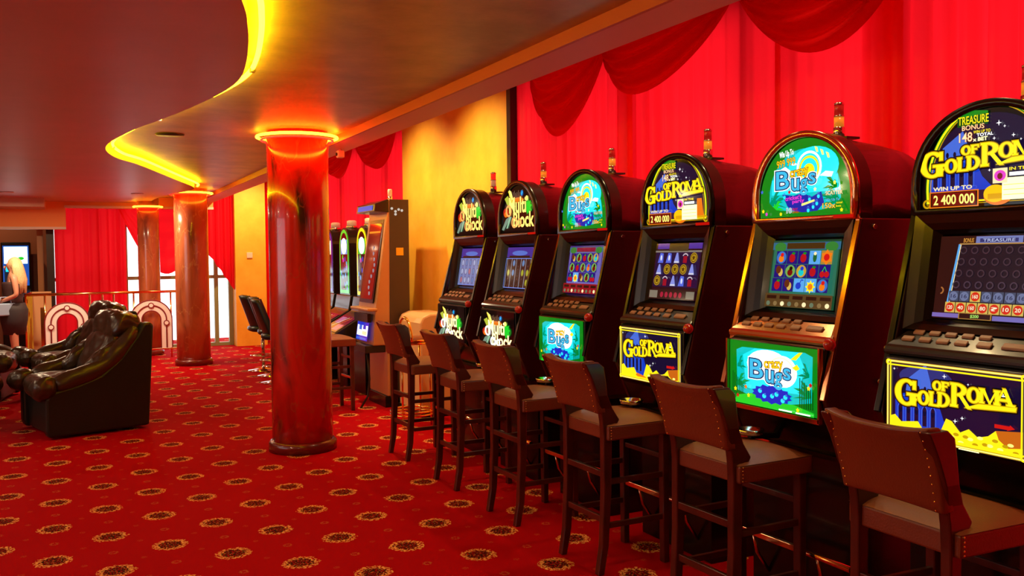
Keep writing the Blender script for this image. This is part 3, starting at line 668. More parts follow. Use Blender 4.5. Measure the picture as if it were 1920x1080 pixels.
def multi_art(top):
    a = Art(AW if top else PW, AH if top else PH)
    if top: a.poly([(.5 + u, v) for u, v in arch_pts(.5, 0, .22, 1)], BLK)
    else: a.rect(0, 0, 1, 1, BLK)
    a.ell(.47, .45, .36, .34, glow(60, 12, 4, .9))
    a.poly([(.33, .5), (.2, .95), (.3, .88), (.42, .55)], YEL2); a.poly([(.24, .5), (.1, .74), (.2, .8), (.32, .58)], glow(190, 200, 60, 1)); a.line([(.2, .93), (.35, .6), (.38, .4)], .008, YEL)
    a.ell(.14, .44, .08, .1, glow(200, 30, 10, 1)); a.ell(.14, .40, .05, .06, ORG); a.ell(.5, .68, .17, .06, ORG)
    for i in range(8): a.line([(.4 + .03 * i, .7), (.36 + .04 * i, .86 + .03 * math.sin(i * 2))], .003, glow(190, 150, 120, 1), nl=(i == 0))
    a.ell(.62, .82, .035, .06, glow(20, 120, 210, 1)); a.line([(.60, .79), (.64, .85)], .006, CYAN)
    a.ell(.80, .52, .13, .13, glow(10, 120, 30, 1)); a.star(.80, .52, .06, GRNL, 9, .6); a.ell(.76, .70, .04, .055, YEL2)
    a.poly([(.02, .08), (.15, .3), (.28, .36), (.3, .33), (.2, .22), (.08, .06)], glow(120, 150, 130, 1)); a.poly([(.16, .1), (.26, .34), (.32, .34), (.2, .1)], glow(150, 200, 160, 1))
    F1, F2 = (YEL2, glow(240, 170, 90, 1.2)) if top else (HOTY, WHT)
    for r, m_ in ((.045, glow(120, 40, 10, 1)), (.022, F1)):
        a.lay(); a.text('Multi', .26, .42, .74, .74, m_, r, nl=False); a.text('Block', .38, .12, .95, .42, m_, r, nl=False)
    a.ring(.24, .47, .09, .13, .05, .085, F2); a.ring(.40, .22, .08, .12, .045, .08, F2); a.ring(.56, .21, .06, .09, .03, .055, F2)
    return a
SW, SH = .41, .307
def screen_bugs(v):
    a = Art(SW, SH); rnd = random.Random(v)
    a.rect(0, 0, 1, 1, glow(30, 95, 60, .55) if v < 2 else glow(70, 50, 140, .7)); a.rect(.02, .2, .98, .86, glow(50, 140, 110, .6) if v < 2 else glow(120, 110, 190, .8), True)
    a.rect(.0, .86, 1, .97, glow(60, 130, 170, .6)); a.rect(.22, .87, .78, .96, glow(90, 60, 22, .6) if v < 2 else glow(150, 20, 60, .8)); a.ell(.12, .9, .09, .07, glow(60, 150, 60, .7)); a.ell(.88, .9, .09, .07, glow(60, 150, 60, .7))
    sy = [['c', 'r', 'r', 's', 'f'], ['n', 'g', 'y', 'r', 'k'], ['r', 'n', 'b', 'o', 'c']]
    if v >= 2: sy = [['n', 'g', 'r', 'g', 'y'], ['g', 'r', 'g', 'c', 'g'], ['k', 'o', 'n', 'g', 'k']]
    for j in range(3):
        for i in range(5):
            x0 = .075 + .17 * i; y0 = .645 - .205 * j; c = sy[j][i]; cx, cy = x0 + .08, y0 + .098
            bgc = {'s': SKY, 'b': SKY, 'o': SKY, 'f': glow(190, 150, 60, .8)}.get(c, glow(34, 20, 130, .8))
            a.rect(x0, y0, x0 + .16, y0 + .195, bgc, nl=(i + j == 0))
            if c in 'cgy':
                a.ell(cx, cy, .074, .092, {'c': glow(60, 130, 220, .8), 'g': glow(130, 190, 90, .8), 'y': glow(220, 180, 60, .8)}[c]); a.ell(cx, cy - .02, .04, .05, {'c': ORG, 'g': DRED, 'y': TEAL}[c]); a.ell(cx + .01, cy + .04, .025, .03, {'c': RED, 'g': DKB, 'y': BLUE}[c])
            elif c in 'r': a.ell(cx, cy - .01, .045, .065, glow(190, 20, 30, .9)); a.ell(cx + .015, cy + .06, .025, .018, GRN)
            elif c == 'k': a.ell(cx - .03, cy - .04, .035, .045, glow(200, 20, 30, .9)); a.ell(cx + .035, cy - .04, .035, .045, glow(200, 20, 30, .9)); a.line([(cx - .03, cy), (cx, cy + .07), (cx + .03, cy)], .003, GRNL)
            elif c == 'n': a.ell(cx + .02, cy - .02, .035, .06, glow(225, 190, 90, .9)); a.ell(cx - .015, cy + .02, .04, .06, glow(110, 50, 20, .8))
            elif c == 's': a.ell(cx, cy, .028, .07, glow(30, 110, 50, .8)); a.ell(cx, cy + .055, .02, .025, CREAM)
            elif c == 'b': a.ell(cx - .01, cy - .01, .04, .05, BLUE); a.line([(cx, cy), (cx + .03, cy + .08), (cx + .06, cy + .07)], .005, BLUE)
            elif c == 'o': a.star(cx, cy - .02, .03, YEL, 8, .6); a.ell(cx, cy - .02, .035, .045, ORG)
            elif c == 'f': a.star(cx, cy, .035, ORG, 6, .7); a.ell(cx, cy, .04, .05, RED)
    low = glow(110, 80, 40, .6) if v < 2 else glow(160, 20, 30, .8)
    a.rect(.0, .0, 1, .2, low)
    for i in range(5): a.rect(.03 + .2 * i, .12, .18 + .2 * i, .17, glow(60, 25, 12, .6), nl=(i == 0))
    for i in range(9): a.ell(.06 + .11 * i, .05, .03, .035, (glow(120, 140, 110, .7), glow(160, 130, 80, .7), CREAM)[i % 3], nl=(i == 0))
    return a
def screen_roma():
    a = Art(SW, SH); a.rect(0, 0, 1, 1, glow(50, 14, 26, .6)); a.rect(.02, .22, .98, .84, glow(44, 22, 70, .6)); a.rect(.0, .84, 1, .87, glow(150, 140, 130, .7)); a.rect(.04, .9, .3, 1, PURP); a.rect(.72, .9, 1, 1, PURP); a.rect(.3, .86, .72, .98, glow(90, 70, 40, .6))
    sy = ['aapmk', 'pkkkp', 'kmpam']
    for j in range(3):
        for i in range(5):
            cx, cy = .14 + .18 * i, .74 - .205 * j; c = sy[j][i]
            if c == 'k': a.ell(cx, cy, .072, .09, glow(190, 150, 30, .9)); a.ring(cx, cy, .06, .075, .048, .06, glow(90, 60, 10, .8)); a.star(cx, cy, .016, glow(90, 60, 10, .8), 5, .5)
            elif c == 'a': a.poly([(cx - .06, cy - .09), (cx - .02, cy + .09), (cx + .05, cy + .08), (cx + .06, cy - .09)], glow(90, 110, 230, .9)); a.ell(cx + .01, cy, .02, .05, glow(230, 235, 255, .9))
            elif c == 'p': a.poly([(cx - .06, cy - .09), (cx - .015, cy + .09), (cx + .015, cy + .09), (cx + .06, cy - .09)], glow(140, 150, 235, .9)); a.rect(cx - .05, cy - .09, cx + .05, cy - .06, glow(220, 220, 240, .9))
            else: a.rect(cx - .04, cy - .09, cx + .04, cy + .03, glow(160, 16, 40, .9)); a.ring(cx, cy + .03, .055, .05, .04, .03, glow(220, 200, 210, .9), 0, PI)
    a.rect(0, 0, 1, .17, glow(60, 30, 24, .6)); a.rect(.02, .02, .2, .15, glow(150, 140, 120, .7)); a.rect(.82, .02, .99, .15, glow(150, 140, 120, .7))
    for i in range(5): a.ell(.3 + .1 * i, .08, .035, .05, glow(180, 30, 60, .8), nl=(i == 0))
    return a
def screen_coins():
    a = Art(SW, SH); a.rect(0, 0, 1, 1, glow(56, 22, 18, .7)); a.rect(.17, .09, .98, .9, glow(40, 26, 36, .7)); a.line([(.13, .1), (.2, .9)], .008, SKY); a.line([(.15, .1), (.215, .9)], .003, CREAM)
    a.rect(.2, .895, .98, .91, glow(200, 150, 80, .8)); a.rect(.36, .91, .80, .99, glow(120, 130, 190, .9)); a.rect(.40, .92, .76, .965, glow(60, 60, 120, .8)); a.text('TREASURE', .43, .925, .73, .96, glow(190, 200, 240, .9), .01)
    a.text('BONUS', .24, .92, .34, .97, glow(220, 150, 60, .9), .02)
    for j in range(6):
        for i in range(7):
            cx, cy = .25 + .11 * i - .012 * j, .825 - .138 * j
            if j < 4:
                m_ = glow(74, 52, 62, .8) if j < 3 else None
                if j < 3: a.ring(cx, cy, .035, .045, .024, .03, m_, nl=(i == 0)); continue
            hot = j == 5 or (j == 4 and i == 2)
            if j == 3: a.ring(cx, cy, .035, .045, .024, .03, glow(80, 60, 74, .8), nl=(i == 0)); continue
            a.rect(cx - .05, cy - .062, cx + .05, cy + .062, glow(225, 190, 90, .9) if hot else glow(76, 84, 110, .8)); a.ell(cx, cy, .043, .055, glow(215, 40, 16, 1) if hot else glow(120, 130, 170, .8), n=14)
            a.text({0: '120', 1: '40', 2: '160', 3: '80', 4: '?', 5: '10', 6: '20'}[i] if hot else '16', cx - .026, cy - .022, cx + .026, cy + .022, glow(250, 240, 200, 1) if hot else glow(60, 66, 100, .8), .02)
    a.ring(.09, .33, .035, .045, .02, .028, glow(190, 120, 60, .8), -1.5, 1.5)
    a.rect(.03, .01, .3, .06, glow(130, 110, 190, .9)); a.rect(.30, .0, .62, .075, glow(190, 140, 60, .8)); a.rect(.31, .008, .61, .066, glow(50, 14, 10, .8)); a.text('$200', .42, .015, .5, .055, glow(180, 240, 110, 1), .02); a.rect(.63, .0, .98, .055, glow(120, 110, 190, .9))
    return a
def screen_reels(v):
    a = Art(SW, SH); a.rect(0, 0, 1, 1, glow(40, 26, 40, .7)); a.rect(0, .76, 1, 1, glow(70, 50, 150, .9)); a.ell(.5, .86, .3, .06, glow(90, 120, 210, .9)); a.rect(.1, .74, .9, .80, glow(60, 36, 24, .7))
    a.rect(.02, .03, .98, .73, glow(120, 130, 190, .8) if v == 0 else glow(70, 36, 26, .7)); a.lay()
    for i in range(6): a.rect(.04 + .185 * i, .03, .05 + .185 * i, .73, glow(210, 215, 230, .8), False)
    rnd = random.Random(v + 3)
    for i in range(5):
        for j in range(3):
            cx, cy = .14 + .185 * i, .62 - .23 * j
            m_ = ((glow(180, 190, 230, .8), glow(200, 120, 130, .8), glow(110, 140, 200, .8)) if v == 0 else (glow(60, 34, 26, .7), glow(180, 180, 50, .8), glow(110, 150, 200, .8)))[rnd.choice((0, 0, 1, 2))]
            a.ell(cx, cy, .045, .075, m_, nl=(i + j == 0), n=12); a.ring(cx, cy, .06, .09, .05, .08, glow(120, 80, 70, .7), nl=False, n=12)
    a.line([(.0, .03), (1, .03), (1, .73), (0, .73), (0, .03)], .005, glow(120, 150, 240, .9))
    return a

# ------------------------------------------------------------------ slot machine with an arched top sign
# local frame: x = viewer's right, y = depth away from the viewer, z up ; origin under the cabinet
def D(X): return X - 3.1
def slot_machine(Yc, label, kind, scr, trim, lamp=('red', 'amber')):
    t = empty('slot_machine', (3.1, Yc, 0), -PI / 2, label, 'slot machine', 'arched slot machines in the long row')
    hw = .325
    # cabinet sides and back
    side = [(D(2.955), 1.735), (D(2.757), .99), (D(2.80), .88), (D(2.86), .74), (D(3.42), .74), (D(3.42), 1.735)]
    b = B(M_BODY)
    for s in (-1, 1): b.prism(side, 'x', s * hw, s * (hw - .028))
    b.box(-hw + .028, D(3.10), .74, hw - .028, D(3.42), 1.735)
    b.build('cabinet', None, t, bevel=.006)
    for s in (-1, 1):
        e = B(trim)
        x0, x1 = (s * hw, s * (hw - .026)) if s > 0 else (s * (hw - .026), s * hw)
        e.prism([(D(2.955) - .012, 1.735), (D(2.757) - .012, .99), (D(2.757), .985), (D(2.955), 1.735)], 'x', min(x0, x1), max(x0, x1))
        e.build('edge_trim', None, t, bevel=.003)
    # arched hood
    secs = [(D(2.95), .31, 2.125), (D(3.03), .31, 2.125), (D(3.035), .302, 2.112), (D(3.30), .296, 2.085), (D(3.40), .288, 2.07), (D(3.43), .27, 2.045)]
    vs = []; n = None
    for y, h, zt in secs:
        o_ = arch_pts(h, 1.735, 1.83, zt, 28, .9); n = len(o_); vs += [(u, y, z) for u, z in o_]
    fs = []
    for i in range(len(secs) - 1):
        for k in range(n): fs.append((i * n + k, i * n + (k + 1) % n, (i + 1) * n + (k + 1) % n, (i + 1) * n + k))
    hd = B(M_BODY).add(vs, fs, True); hd.f.append(list(range((len(secs) - 1) * n, len(secs) * n))); hd.fm.append(0); hd.fs.append(False)
    hd.f.append(list(range(n, 2 * n))[::-1]); hd.fm.append(0); hd.fs.append(False)
    hd.build('hood', None, t)
    # rim around the sign
    oo, ii = arch_pts(.314, 1.732, 1.83, 2.131, 28, .9), arch_pts(.284, 1.752, 1.83, 2.103, 28, .9)
    vs = [(u, D(2.93), z) for u, z in oo] + [(u, D(2.93), z) for u, z in ii] + [(u, D(2.955), z) for u, z in ii] + [(u, D(2.955), z) for u, z in oo]
    fs = []
    for k in range(n):
        k2 = (k + 1) % n
        for a_, b_ in ((0, 1), (1, 2), (3, 0)): fs.append((a_ * n + k, a_ * n + k2, b_ * n + k2, b_ * n + k))
    B(trim).add(vs, fs, True).build('sign_rim', None, t)
    art = {'roma': roma_top, 'bugs': bugs_top, 'multi': lambda: multi_art(True)}[kind]()
    art_plate(art, Matrix.Translation((-.2775, D(2.949), 1.755)), t, 'arched_sign')
    mt = B(glow(200, 16, 8, .9)).box(.20, D(2.921), 1.738, .30, D(2.93), 1.752).build('meter_display', None, t)
    mt['label'] = 'small red display strip'
    # screen block: bezel steps and screen
    z0, z1 = 1.307, 1.722
    def fy(z, o_=0): return D(2.92) + (z - 1.346) * .156 + o_
    def frame(hx, za, zb, hx2, za2, zb2, o1, o2, m_, name, par):
        A = [(-hx, za, o1), (hx, za, o1), (hx, zb, o1), (-hx, zb, o1)]; C_ = [(-hx2, za2, o2), (hx2, za2, o2), (hx2, zb2, o2), (-hx2, zb2, o2)]
        vs = [(x, fy(z, o_), z) for x, z, o_ in A + C_]; vs += [(x, fy(z, o_ + .03), z) for x, z, o_ in A]
        B(m_).add(vs, [(0, 1, 5, 4), (1, 2, 6, 5), (2, 3, 7, 6), (3, 0, 4, 7), (8, 9, 1, 0), (9, 10, 2, 1), (10, 11, 3, 2), (11, 8, 0, 3)]).build(name, None, par)
    frame(.297, 1.30, 1.735, .262, 1.322, 1.70, -.045, -.03, M_DARKP, 'bezel', t)
    frame(.262, 1.322, 1.70, .232, 1.332, 1.675, -.03, -.018, M_BLACK, 'inner_bezel', t)
    frame(.232, 1.332, 1.675, .203, 1.345, 1.655, -.018, .004, M_BLACK, 'screen_surround', t)
    sc_ = scr()
    ang = math.atan(.156)
    art_plate(sc_, Matrix.Translation((-SW / 2, D(2.9195), 1.346)) @ Matrix.Rotation(-ang, 4, 'X'), t, 'screen')
    # button deck
    dk = B(trim if trim is M_COPPER else M_DARKP)
    dk.add([(-hw, D(2.79), 1.238), (hw, D(2.79), 1.238), (hw - .05, D(2.872), 1.300), (-hw + .05, D(2.872), 1.300), (-hw, D(2.79), 1.205), (hw, D(2.79), 1.205), (hw - .05, D(2.95), 1.205), (-hw + .05, D(2.95), 1.205)],
           [(0, 1, 2, 3), (7, 6, 5, 4), (4, 5, 1, 0), (5, 6, 2, 1), (6, 7, 3, 2), (7, 4, 0, 3)])
    dko = dk.build('button_deck', None, t, bevel=.012)
    slope = (1.300 - 1.238) / .082
    def bt(cx, cy, wx, wy):
        z = 1.238 + (cy - D(2.79)) * slope + .001
        m_ = B(M_BUTTON); a = cy - wy / 2; c_ = cy + wy / 2; za = z - wy / 2 * slope; zb = z + wy / 2 * slope; HB = .009
        m_.add([(cx - wx / 2, a, za), (cx + wx / 2, a, za), (cx + wx / 2, c_, zb), (cx - wx / 2, c_, zb), (cx - wx / 2, a, za + HB), (cx + wx / 2, a, za + HB), (cx + wx / 2, c_, zb + HB), (cx - wx / 2, c_, zb + HB)],
               [(0, 3, 2, 1), (4, 5, 6, 7), (0, 1, 5, 4), (1, 2, 6, 5), (2, 3, 7, 6), (3, 0, 4, 7)]); m_.build('button', None, dko, bevel=.003)
    for i in range(5): bt(-.21 + .068 * i, D(2.855), .046, .014)
    for i in range(4): bt(-.235 + .075 * i, D(2.825), .05, .016)
    bt(.08, D(2.825), .055, .018); bt(.19, D(2.828), .09, .020)
    kn = B(mat('red_lacquer_knob', (.5, .02, .015, 1), .15, coat=.6)).ball((hw - .012, D(2.79) - .004, 1.218), (.026, .026, .026)).build('knob', None, t)
    # belly with the lit lower sign
    by = [(D(2.80), 1.207), (D(2.772), 1.195), (D(2.772), .905), (D(2.80), .88), (D(2.87), .74), (D(3.1), .74), (D(3.1), 1.207)]
    B(M_BLACK).prism(by, 'x', -hw + .03, hw - .03).build('belly', None, t, bevel=.006)
    art = {'roma': roma_bottom, 'bugs': bugs_bottom, 'multi': lambda: multi_art(False)}[kind]()
    art_plate(art, Matrix.Translation((-PW / 2, D(2.768), .909)), t, 'lower_sign')
    if trim is M_COPPER:
        f_ = B(M_COPPER); 
        for x in (-.292, .282): f_.box(x, D(2.752), .89, x + .010, D(2.772), 1.2)
        f_.box(-.29, D(2.752), .886, .29, D(2.772), .906); f_.build('lower_sign_frame', None, t)
    # shelf strip, base cabinet, foot rail
    B(M_COPPER if trim is M_COPPER else M_DARKM).box(-hw, D(2.855), .72, hw, D(3.42), .74).build('shelf_edge', None, t)
    B(M_BLACK).box(-hw + .015, D(2.93), .0, hw - .015, D(3.42), .72).build('base_cabinet', None, t, bevel=.005)
    r_ = B(M_COPPER).tube([(-hw - .06, D(2.835), .30), (hw + .06, D(2.835), .30)], .013, 10)
    for x in (-.2, .2): r_.tube([(x, D(2.835), .30), (x, D(2.86), .2), (x, D(2.93), .1)], .009, 8)
    r_.build('foot_rail', None, t)
    B(M_CHROME).lathe([(.028, 0), (.058, .004), (.064, .026), (.058, .026), (.052, .01), (.0, .008)], (-.07, D(2.70), .79), 28).build('ash_tray', None, t)
    B(M_DARKM).bar((-.07, D(2.70), .785), (-.07, D(2.87), .77), .012, .012).build('tray_arm', None, t)
    # details on the near side: locks and vent
    for y, z in ((D(3.02), 1.70), (D(3.24), 1.62), (D(3.05), 1.05), (D(3.22), .93)): B(M_CHROME).tube([(hw - .004, y, z), (hw + .012, y, z)], .010, 12).build('side_lock', None, t)
    vq = B(M_DARKM)
    for i in range(8): vq.box(hw, D(3.26), .98 + .025 * i, hw + .003, D(3.33), .99 + .025 * i)
    vq.build('side_vent', None, t)
    # signal lamp on top
    L_ = empty('signal_lamp', (0, D(3.16), 2.105), 0); L_.parent = t
    B(M_DARKM).box(-.05, -.03, -.005, .075, .05, .005).build('lamp_foot', None, L_); del L_
    B(M_CHROME).lathe([(.026, .0), (.026, .045), (.022, .05)], (0, D(3.16), 2.11), 20).build('lamp_socket', None, t)
    am = mat('amber_lens', (.9, .32, .03, 1), .2, 0, (1, .35, .03, 1), .35); rd = mat('red_lens', (.6, .02, .02, 1), .2, 0, (1, .03, .02, 1), .12); cl = mat('clear_lens', (.7, .55, .45, 1), .15, 0, (1, .5, .3, 1), .12); brt = mat('lit_red_lens', (.9, .03, .02, 1), .2, 0, (1, .02, .01, 1), .8)
    LM = {'red': rd, 'amber': am, 'clear': cl, 'lit': brt}
    B(LM[lamp[1]]).lathe([(.022, .045), (.022, .095)], (0, D(3.16), 2.11), 20).build('lower_lens', None, t)
    B(M_CHROME).lathe([(.024, .095), (.024, .101)], (0, D(3.16), 2.11), 20).build('lens_band', None, t)
    B(LM[lamp[0]]).lathe([(.021, .101), (.021, .148), (.020, .15)], (0, D(3.16), 2.11), 20).build('upper_lens', None, t)
    B(M_CHROME).lathe([(.023, .148), (.023, .156), (.012, .162)], (0, D(3.16), 2.11), 20).build('lamp_cap', None, t)
    return t
slot_machine(2.15, 'black slot machine with gold lettering on arched sign, rightmost, cut off by the picture edge', 'roma', screen_coins, M_BLACK)
slot_machine(3.05, 'slot machine with copper rim and green arched sign, second from the right', 'bugs', lambda: screen_bugs(0), M_COPPER)
slot_machine(3.985, 'black slot machine with gold lettering standing between the two green-signed machines', 'roma', screen_roma, M_BLACK)
slot_machine(4.95, 'slot machine with green arched sign and black rim, third from the left', 'bugs', lambda: screen_bugs(2), M_BLACK)
slot_machine(5.88, 'dark slot machine with colourful fantasy lettering, second from the left', 'multi', lambda: screen_reels(1), M_DARKP)
slot_machine(6.75, 'dark slot machine with colourful fantasy lettering, leftmost of the row beside the ochre wall', 'multi', lambda: screen_reels(0), M_DARKP, ('lit', 'clear'))

# ------------------------------------------------------------------ bar stools
def bar_stool():
    t = empty('bar_stool', (0, 0, 0), 0, 'x', 'bar stool')
    hwid = .20
    for s in (-1, 1):
        y0, y1 = (hwid - .04, hwid) if s > 0 else (-hwid, -hwid + .04)
        ya, yb = (y0 + .012, y1 + .018) if s > 0 else (y0 - .018, y1 - .012)
        secs = [(-.235, -.20, y0, y1, 0), (-.212, -.172, y0, y1, .14), (-.20, -.155, y0, y1, .4), (-.20, -.15, y0, y1, .70), (-.205, -.105, y0, y1, .77), (-.215, -.145, y0, y1, .83), (-.245, -.185, ya, yb, .90), (-.275, -.195, ya, yb, .98), (-.305, -.205, ya, yb, 1.04), (-.318, -.235, ya, yb, 1.065)]
        B(M_WOOD).sweep(secs).build('leg', None, t, bevel=.006)
        B(M_WOOD).sweep([(.165, .20, y0, y1, 0), (.16, .20, y0, y1, .70)]).build('leg', None, t, bevel=.005)
    # upholstered back: curved shell with rolled top corners
    def bk(u, v, o_):
        y = (u - .5) * (.40 + .02 * v); z = .805 + .255 * v + .018 * (abs(u - .5) * 2) ** 3 * v - .02 * (1 - v) * math.cos((u - .5) * PI) * -.6
        x = -.205 - .055 * v - .018 * math.cos((u - .5) * PI) - .025 * v ** 3 + o_ * (1 + .1 * v)
        return (x, y, z)
    m_ = B(M_LEATH); nu, nv = 16, 8
    F_ = [bk(i / nu, j / nv, .026) for i in range(nu + 1) for j in range(nv + 1)]; K_ = [bk(i / nu, j / nv, -.026) for i in range(nu + 1) for j in range(nv + 1)]
    N_ = len(F_); idx = lambda i, j: i * (nv + 1) + j; fs = []
    for i in range(nu):
        for j in range(nv):
            fs.append((idx(i, j), idx(i + 1, j), idx(i + 1, j + 1), idx(i, j + 1))); fs.append(tuple(N_ + q for q in (idx(i, j + 1), idx(i + 1, j + 1), idx(i + 1, j), idx(i, j))))
    for i in range(nu):
        for j in (0, nv):
            q = (idx(i, j), idx(i + 1, j), N_ + idx(i + 1, j), N_ + idx(i, j)); fs.append(q if j == nv else q[::-1])
    for j in range(nv):
        for i in (0, nu):
            q = (idx(i, j), idx(i, j + 1), N_ + idx(i, j + 1), N_ + idx(i, j)); fs.append(q[::-1] if i == nu else q)
    m_.add(F_ + K_, fs, True); bo = m_.build('backrest', None, t, bevel=.01)
    st = B(M_BRASS)
    for s in (.06, .94):
        for k in range(10):
            p = bk(s, .04 + .92 * k / 9, -.027); st.ball(p, (.0035, .0035, .0035), nu=6, nv=4)
            p = bk(s, .04 + .92 * k / 9, .027); st.ball(p, (.0035, .0035, .0035), nu=6, nv=4)
    st.build('stud_row', None, bo)
    # seat
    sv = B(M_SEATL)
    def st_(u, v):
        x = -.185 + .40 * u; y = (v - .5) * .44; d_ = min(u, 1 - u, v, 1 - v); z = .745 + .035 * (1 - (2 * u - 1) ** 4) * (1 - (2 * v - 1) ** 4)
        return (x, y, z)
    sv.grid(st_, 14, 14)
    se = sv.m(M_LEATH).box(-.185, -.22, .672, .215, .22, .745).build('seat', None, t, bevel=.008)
    s2 = B(M_BRASS)
    for s in (-1, 1):
        for k in range(5): s2.ball((-.187, s * .195, .682 + .014 * k), (.0035, .0035, .0035), nu=6, nv=4)
        for k in range(5): s2.ball((-.17, s * .222, .682 + .014 * k), (.0035, .0035, .0035), nu=6, nv=4)
    s2.build('stud_row', None, se)
    for z in (.27, .50): B(M_WOOD).bar((-.185, -.16, z), (-.185, .16, z), .010, .016).build('stretcher', None, t, bevel=.003)
    for s in (-1, 1):
        for z in (.24, .46): B(M_WOOD).bar((-.16, s * .18, z), (.165, s * .18, z), .014, .010).build('stretcher', None, t, bevel=.003)
    for z, m2 in ((.34, M_COPPER), (.55, M_WOOD)): B(m2).bar((.18, -.16, z), (.18, .16, z), .010, .013).build('stretcher', None, t, bevel=.003)
    return t
proto = bar_stool()
SL = [((2.565, 2.03), -.02, 'brown leather bar stool in front of the rightmost slot machine, cut off at the bottom'),
      ((2.565, 3.04), .03, 'brown leather bar stool in front of the copper-rimmed green machine, second from the right'),
      ((2.56, 4.0), .02, 'brown leather bar stool with lit seat, third from the right'),
      ((2.555, 4.92), .03, 'brown leather bar stool, fourth from the right'),
      ((2.555, 5.83), .02, 'brown leather bar stool, fifth from the right, second from the left'),
      ((2.555, 6.83), .04, 'brown leather bar stool just right of the big marble column'),
      ((2.44, 9.28), .05, 'brown leather bar stool half hidden behind the big marble column')]
for i, ((x, y), a, lb) in enumerate(SL):
    o = proto if i == 0 else copy_tree(proto)
    place(o, (x, y, 0), a, lb, 'wooden bar stools along the machines')

# ------------------------------------------------------------------ tall silver machine
M_TAN = mat('champagne_metal', (.62, .30, .12, 1), .38, .55)
M_SIDEB = mat('dark_brown_panel', (.06, .028, .012, 1), .5)
def silver_machine(X0, Y0):
    """near side face at Y0; front faces -X and leans back"""
    t = empty('gaming_terminal', (X0, Y0, 0), 0, 'tall champagne-coloured gaming terminal with leaning screen beside the ochre wall', 'gaming terminal')
    pr = [(-.20, .66), (-.13, 1.02), (.0, 2.02), (-.10, 2.06), (-.12, 2.14), (.06, 2.19), (.09, 2.19), (.42, 2.19), (.42, .1), (.0, .1), (.0, .66)]
    sp = [(.085, 2.185), (.29, 2.17), (.36, .2), (.04, .2), (.02, .66)]
    B(M_TAN).prism([(-.13, .66), (-.10, 1.02), (.04, 2.02), (.05, 2.18), (.27, 2.18), (.27, .12), (.02, .12), (.02, .66)], 'y', 0, .62).build('cabinet', None, t, bevel=.01)
    B(M_SIDEB).prism([(.07, 2.185), (.275, 2.185), (.27, .11), (.05, .11), (.05, .66)], 'y', -.012, .0).build('side_panel', None, t)
    B(M_DARKP).prism([(-.10, 2.06), (-.09, 2.14), (.06, 2.19), (.06, 2.05)], 'y', -.01, .63).build('top_visor', None, t, bevel=.006)
    B(glow(80, 110, 230, .8)).prism([(-.106, 2.075), (-.098, 2.125), (-.09, 2.125), (-.098, 2.075)], 'y', .06, .56).build('blue_lit_strip', None, t)
    n_ = lambda z: -.11 + (z - 1.02) * .16
    fr = B(M_TAN); 
    B(M_BLACK).prism([(n_(1.10) - .012, 1.10), (n_(1.98) - .012, 1.98), (n_(1.98), 1.98), (n_(1.10), 1.10)], 'y', .07, .55).build('screen_surround', None, t)
    sm = mat('red_reflection_display', (.01, .004, .004, 1), .06, 0, (.35, .02, .012, 1), .45)  # the screen's red reflection is put into its emission colour
    so = B(sm).prism([(n_(1.14) - .016, 1.14), (n_(1.94) - .016, 1.94), (n_(1.94) - .012, 1.94), (n_(1.14) - .012, 1.14)], 'y', .11, .51)
    so.m(glow(190, 190, 200, .5))
    for k in range(9):
        z = 1.2 + .06 * k; so.tube([(n_(z) - .019, .22 + .05 * math.sin(k), z), (n_(z) - .016, .22 + .05 * math.sin(k), z)], .022, 10)
    so.m(glow(255, 150, 40, .9)).prism([(n_(1.84) - .0165, 1.84), (n_(1.86) - .0165, 1.86), (n_(1.86) - .014, 1.86), (n_(1.84) - .014, 1.84)], 'y', .12, .50)
    so.build('screen', None, t)
    B(M_TAN).box(-.19, -.01, 1.02, -.08, .62, 1.05).build('shelf', None, t, bevel=.008)
    B(M_BLACK).box(-.17, .06, .9, -.13, .54, .99).build('bill_slot_panel', None, t)
    lo = Art(.40, .20); lo.rect(0, 0, 1, 1, glow(30, 50, 200, 1)); lo.rect(.04, .25, .96, .8, WHT); lo.rect(.2, .55, .45, .8, LBL); lo.rect(.5, .3, .9, .5, CREAM); lo.rect(.55, .6, .8, .9, BLUE); lo.rect(.05, .05, .9, .15, LBL)
    Tm = Matrix.Translation((-.168, .50, .70)) @ Matrix.Rotation(-PI / 2, 4, 'Z') @ Matrix.Rotation(-.14, 4, 'X')
    art_plate(lo, Tm, t, 'lower_screen')
    B(M_BRASS).box(.13, -.016, 1.60, .21, -.012, 1.68).build('name_plate', None, t)
    w_ = B(glow(235, 225, 210, .7))
    for k, (x, z) in enumerate(((.13, 2.06), (.165, 2.08), (.20, 2.07), (.13, 2.03), (.09, 2.09))): w_.tube([(x, -.016, z), (x, -.012, z)], .014, 10)
    w_.build('round_emblems', None, t)
    B(M_BLACK).box(.0, .02, 0, .27, .60, .12).build('plinth', None, t)
    B(M_DARKM).box(-.20, .05, .58, .02, .55, .66).build('tray', None, t, bevel=.01)
    B(M_DARKM).tube([(-.16, .12, .60), (-.14, .12, .3), (-.16, .12, .12), (-.24, .12, .0)], .012, 8).build('foot_support', None, t)
    B(M_CHROME).lathe([(.026, 0), (.026, .05)], (.16, .25, 2.18), 16).build('lamp_socket', None, t)
    B(mat('clear_lens', (1, 1, 1, 1))).lathe([(.024, .05), (.024, .12), (.02, .13)], (.16, .25, 2.18), 16).build('lamp_lens', None, t)
    return t
silver_machine(2.98, 9.08)

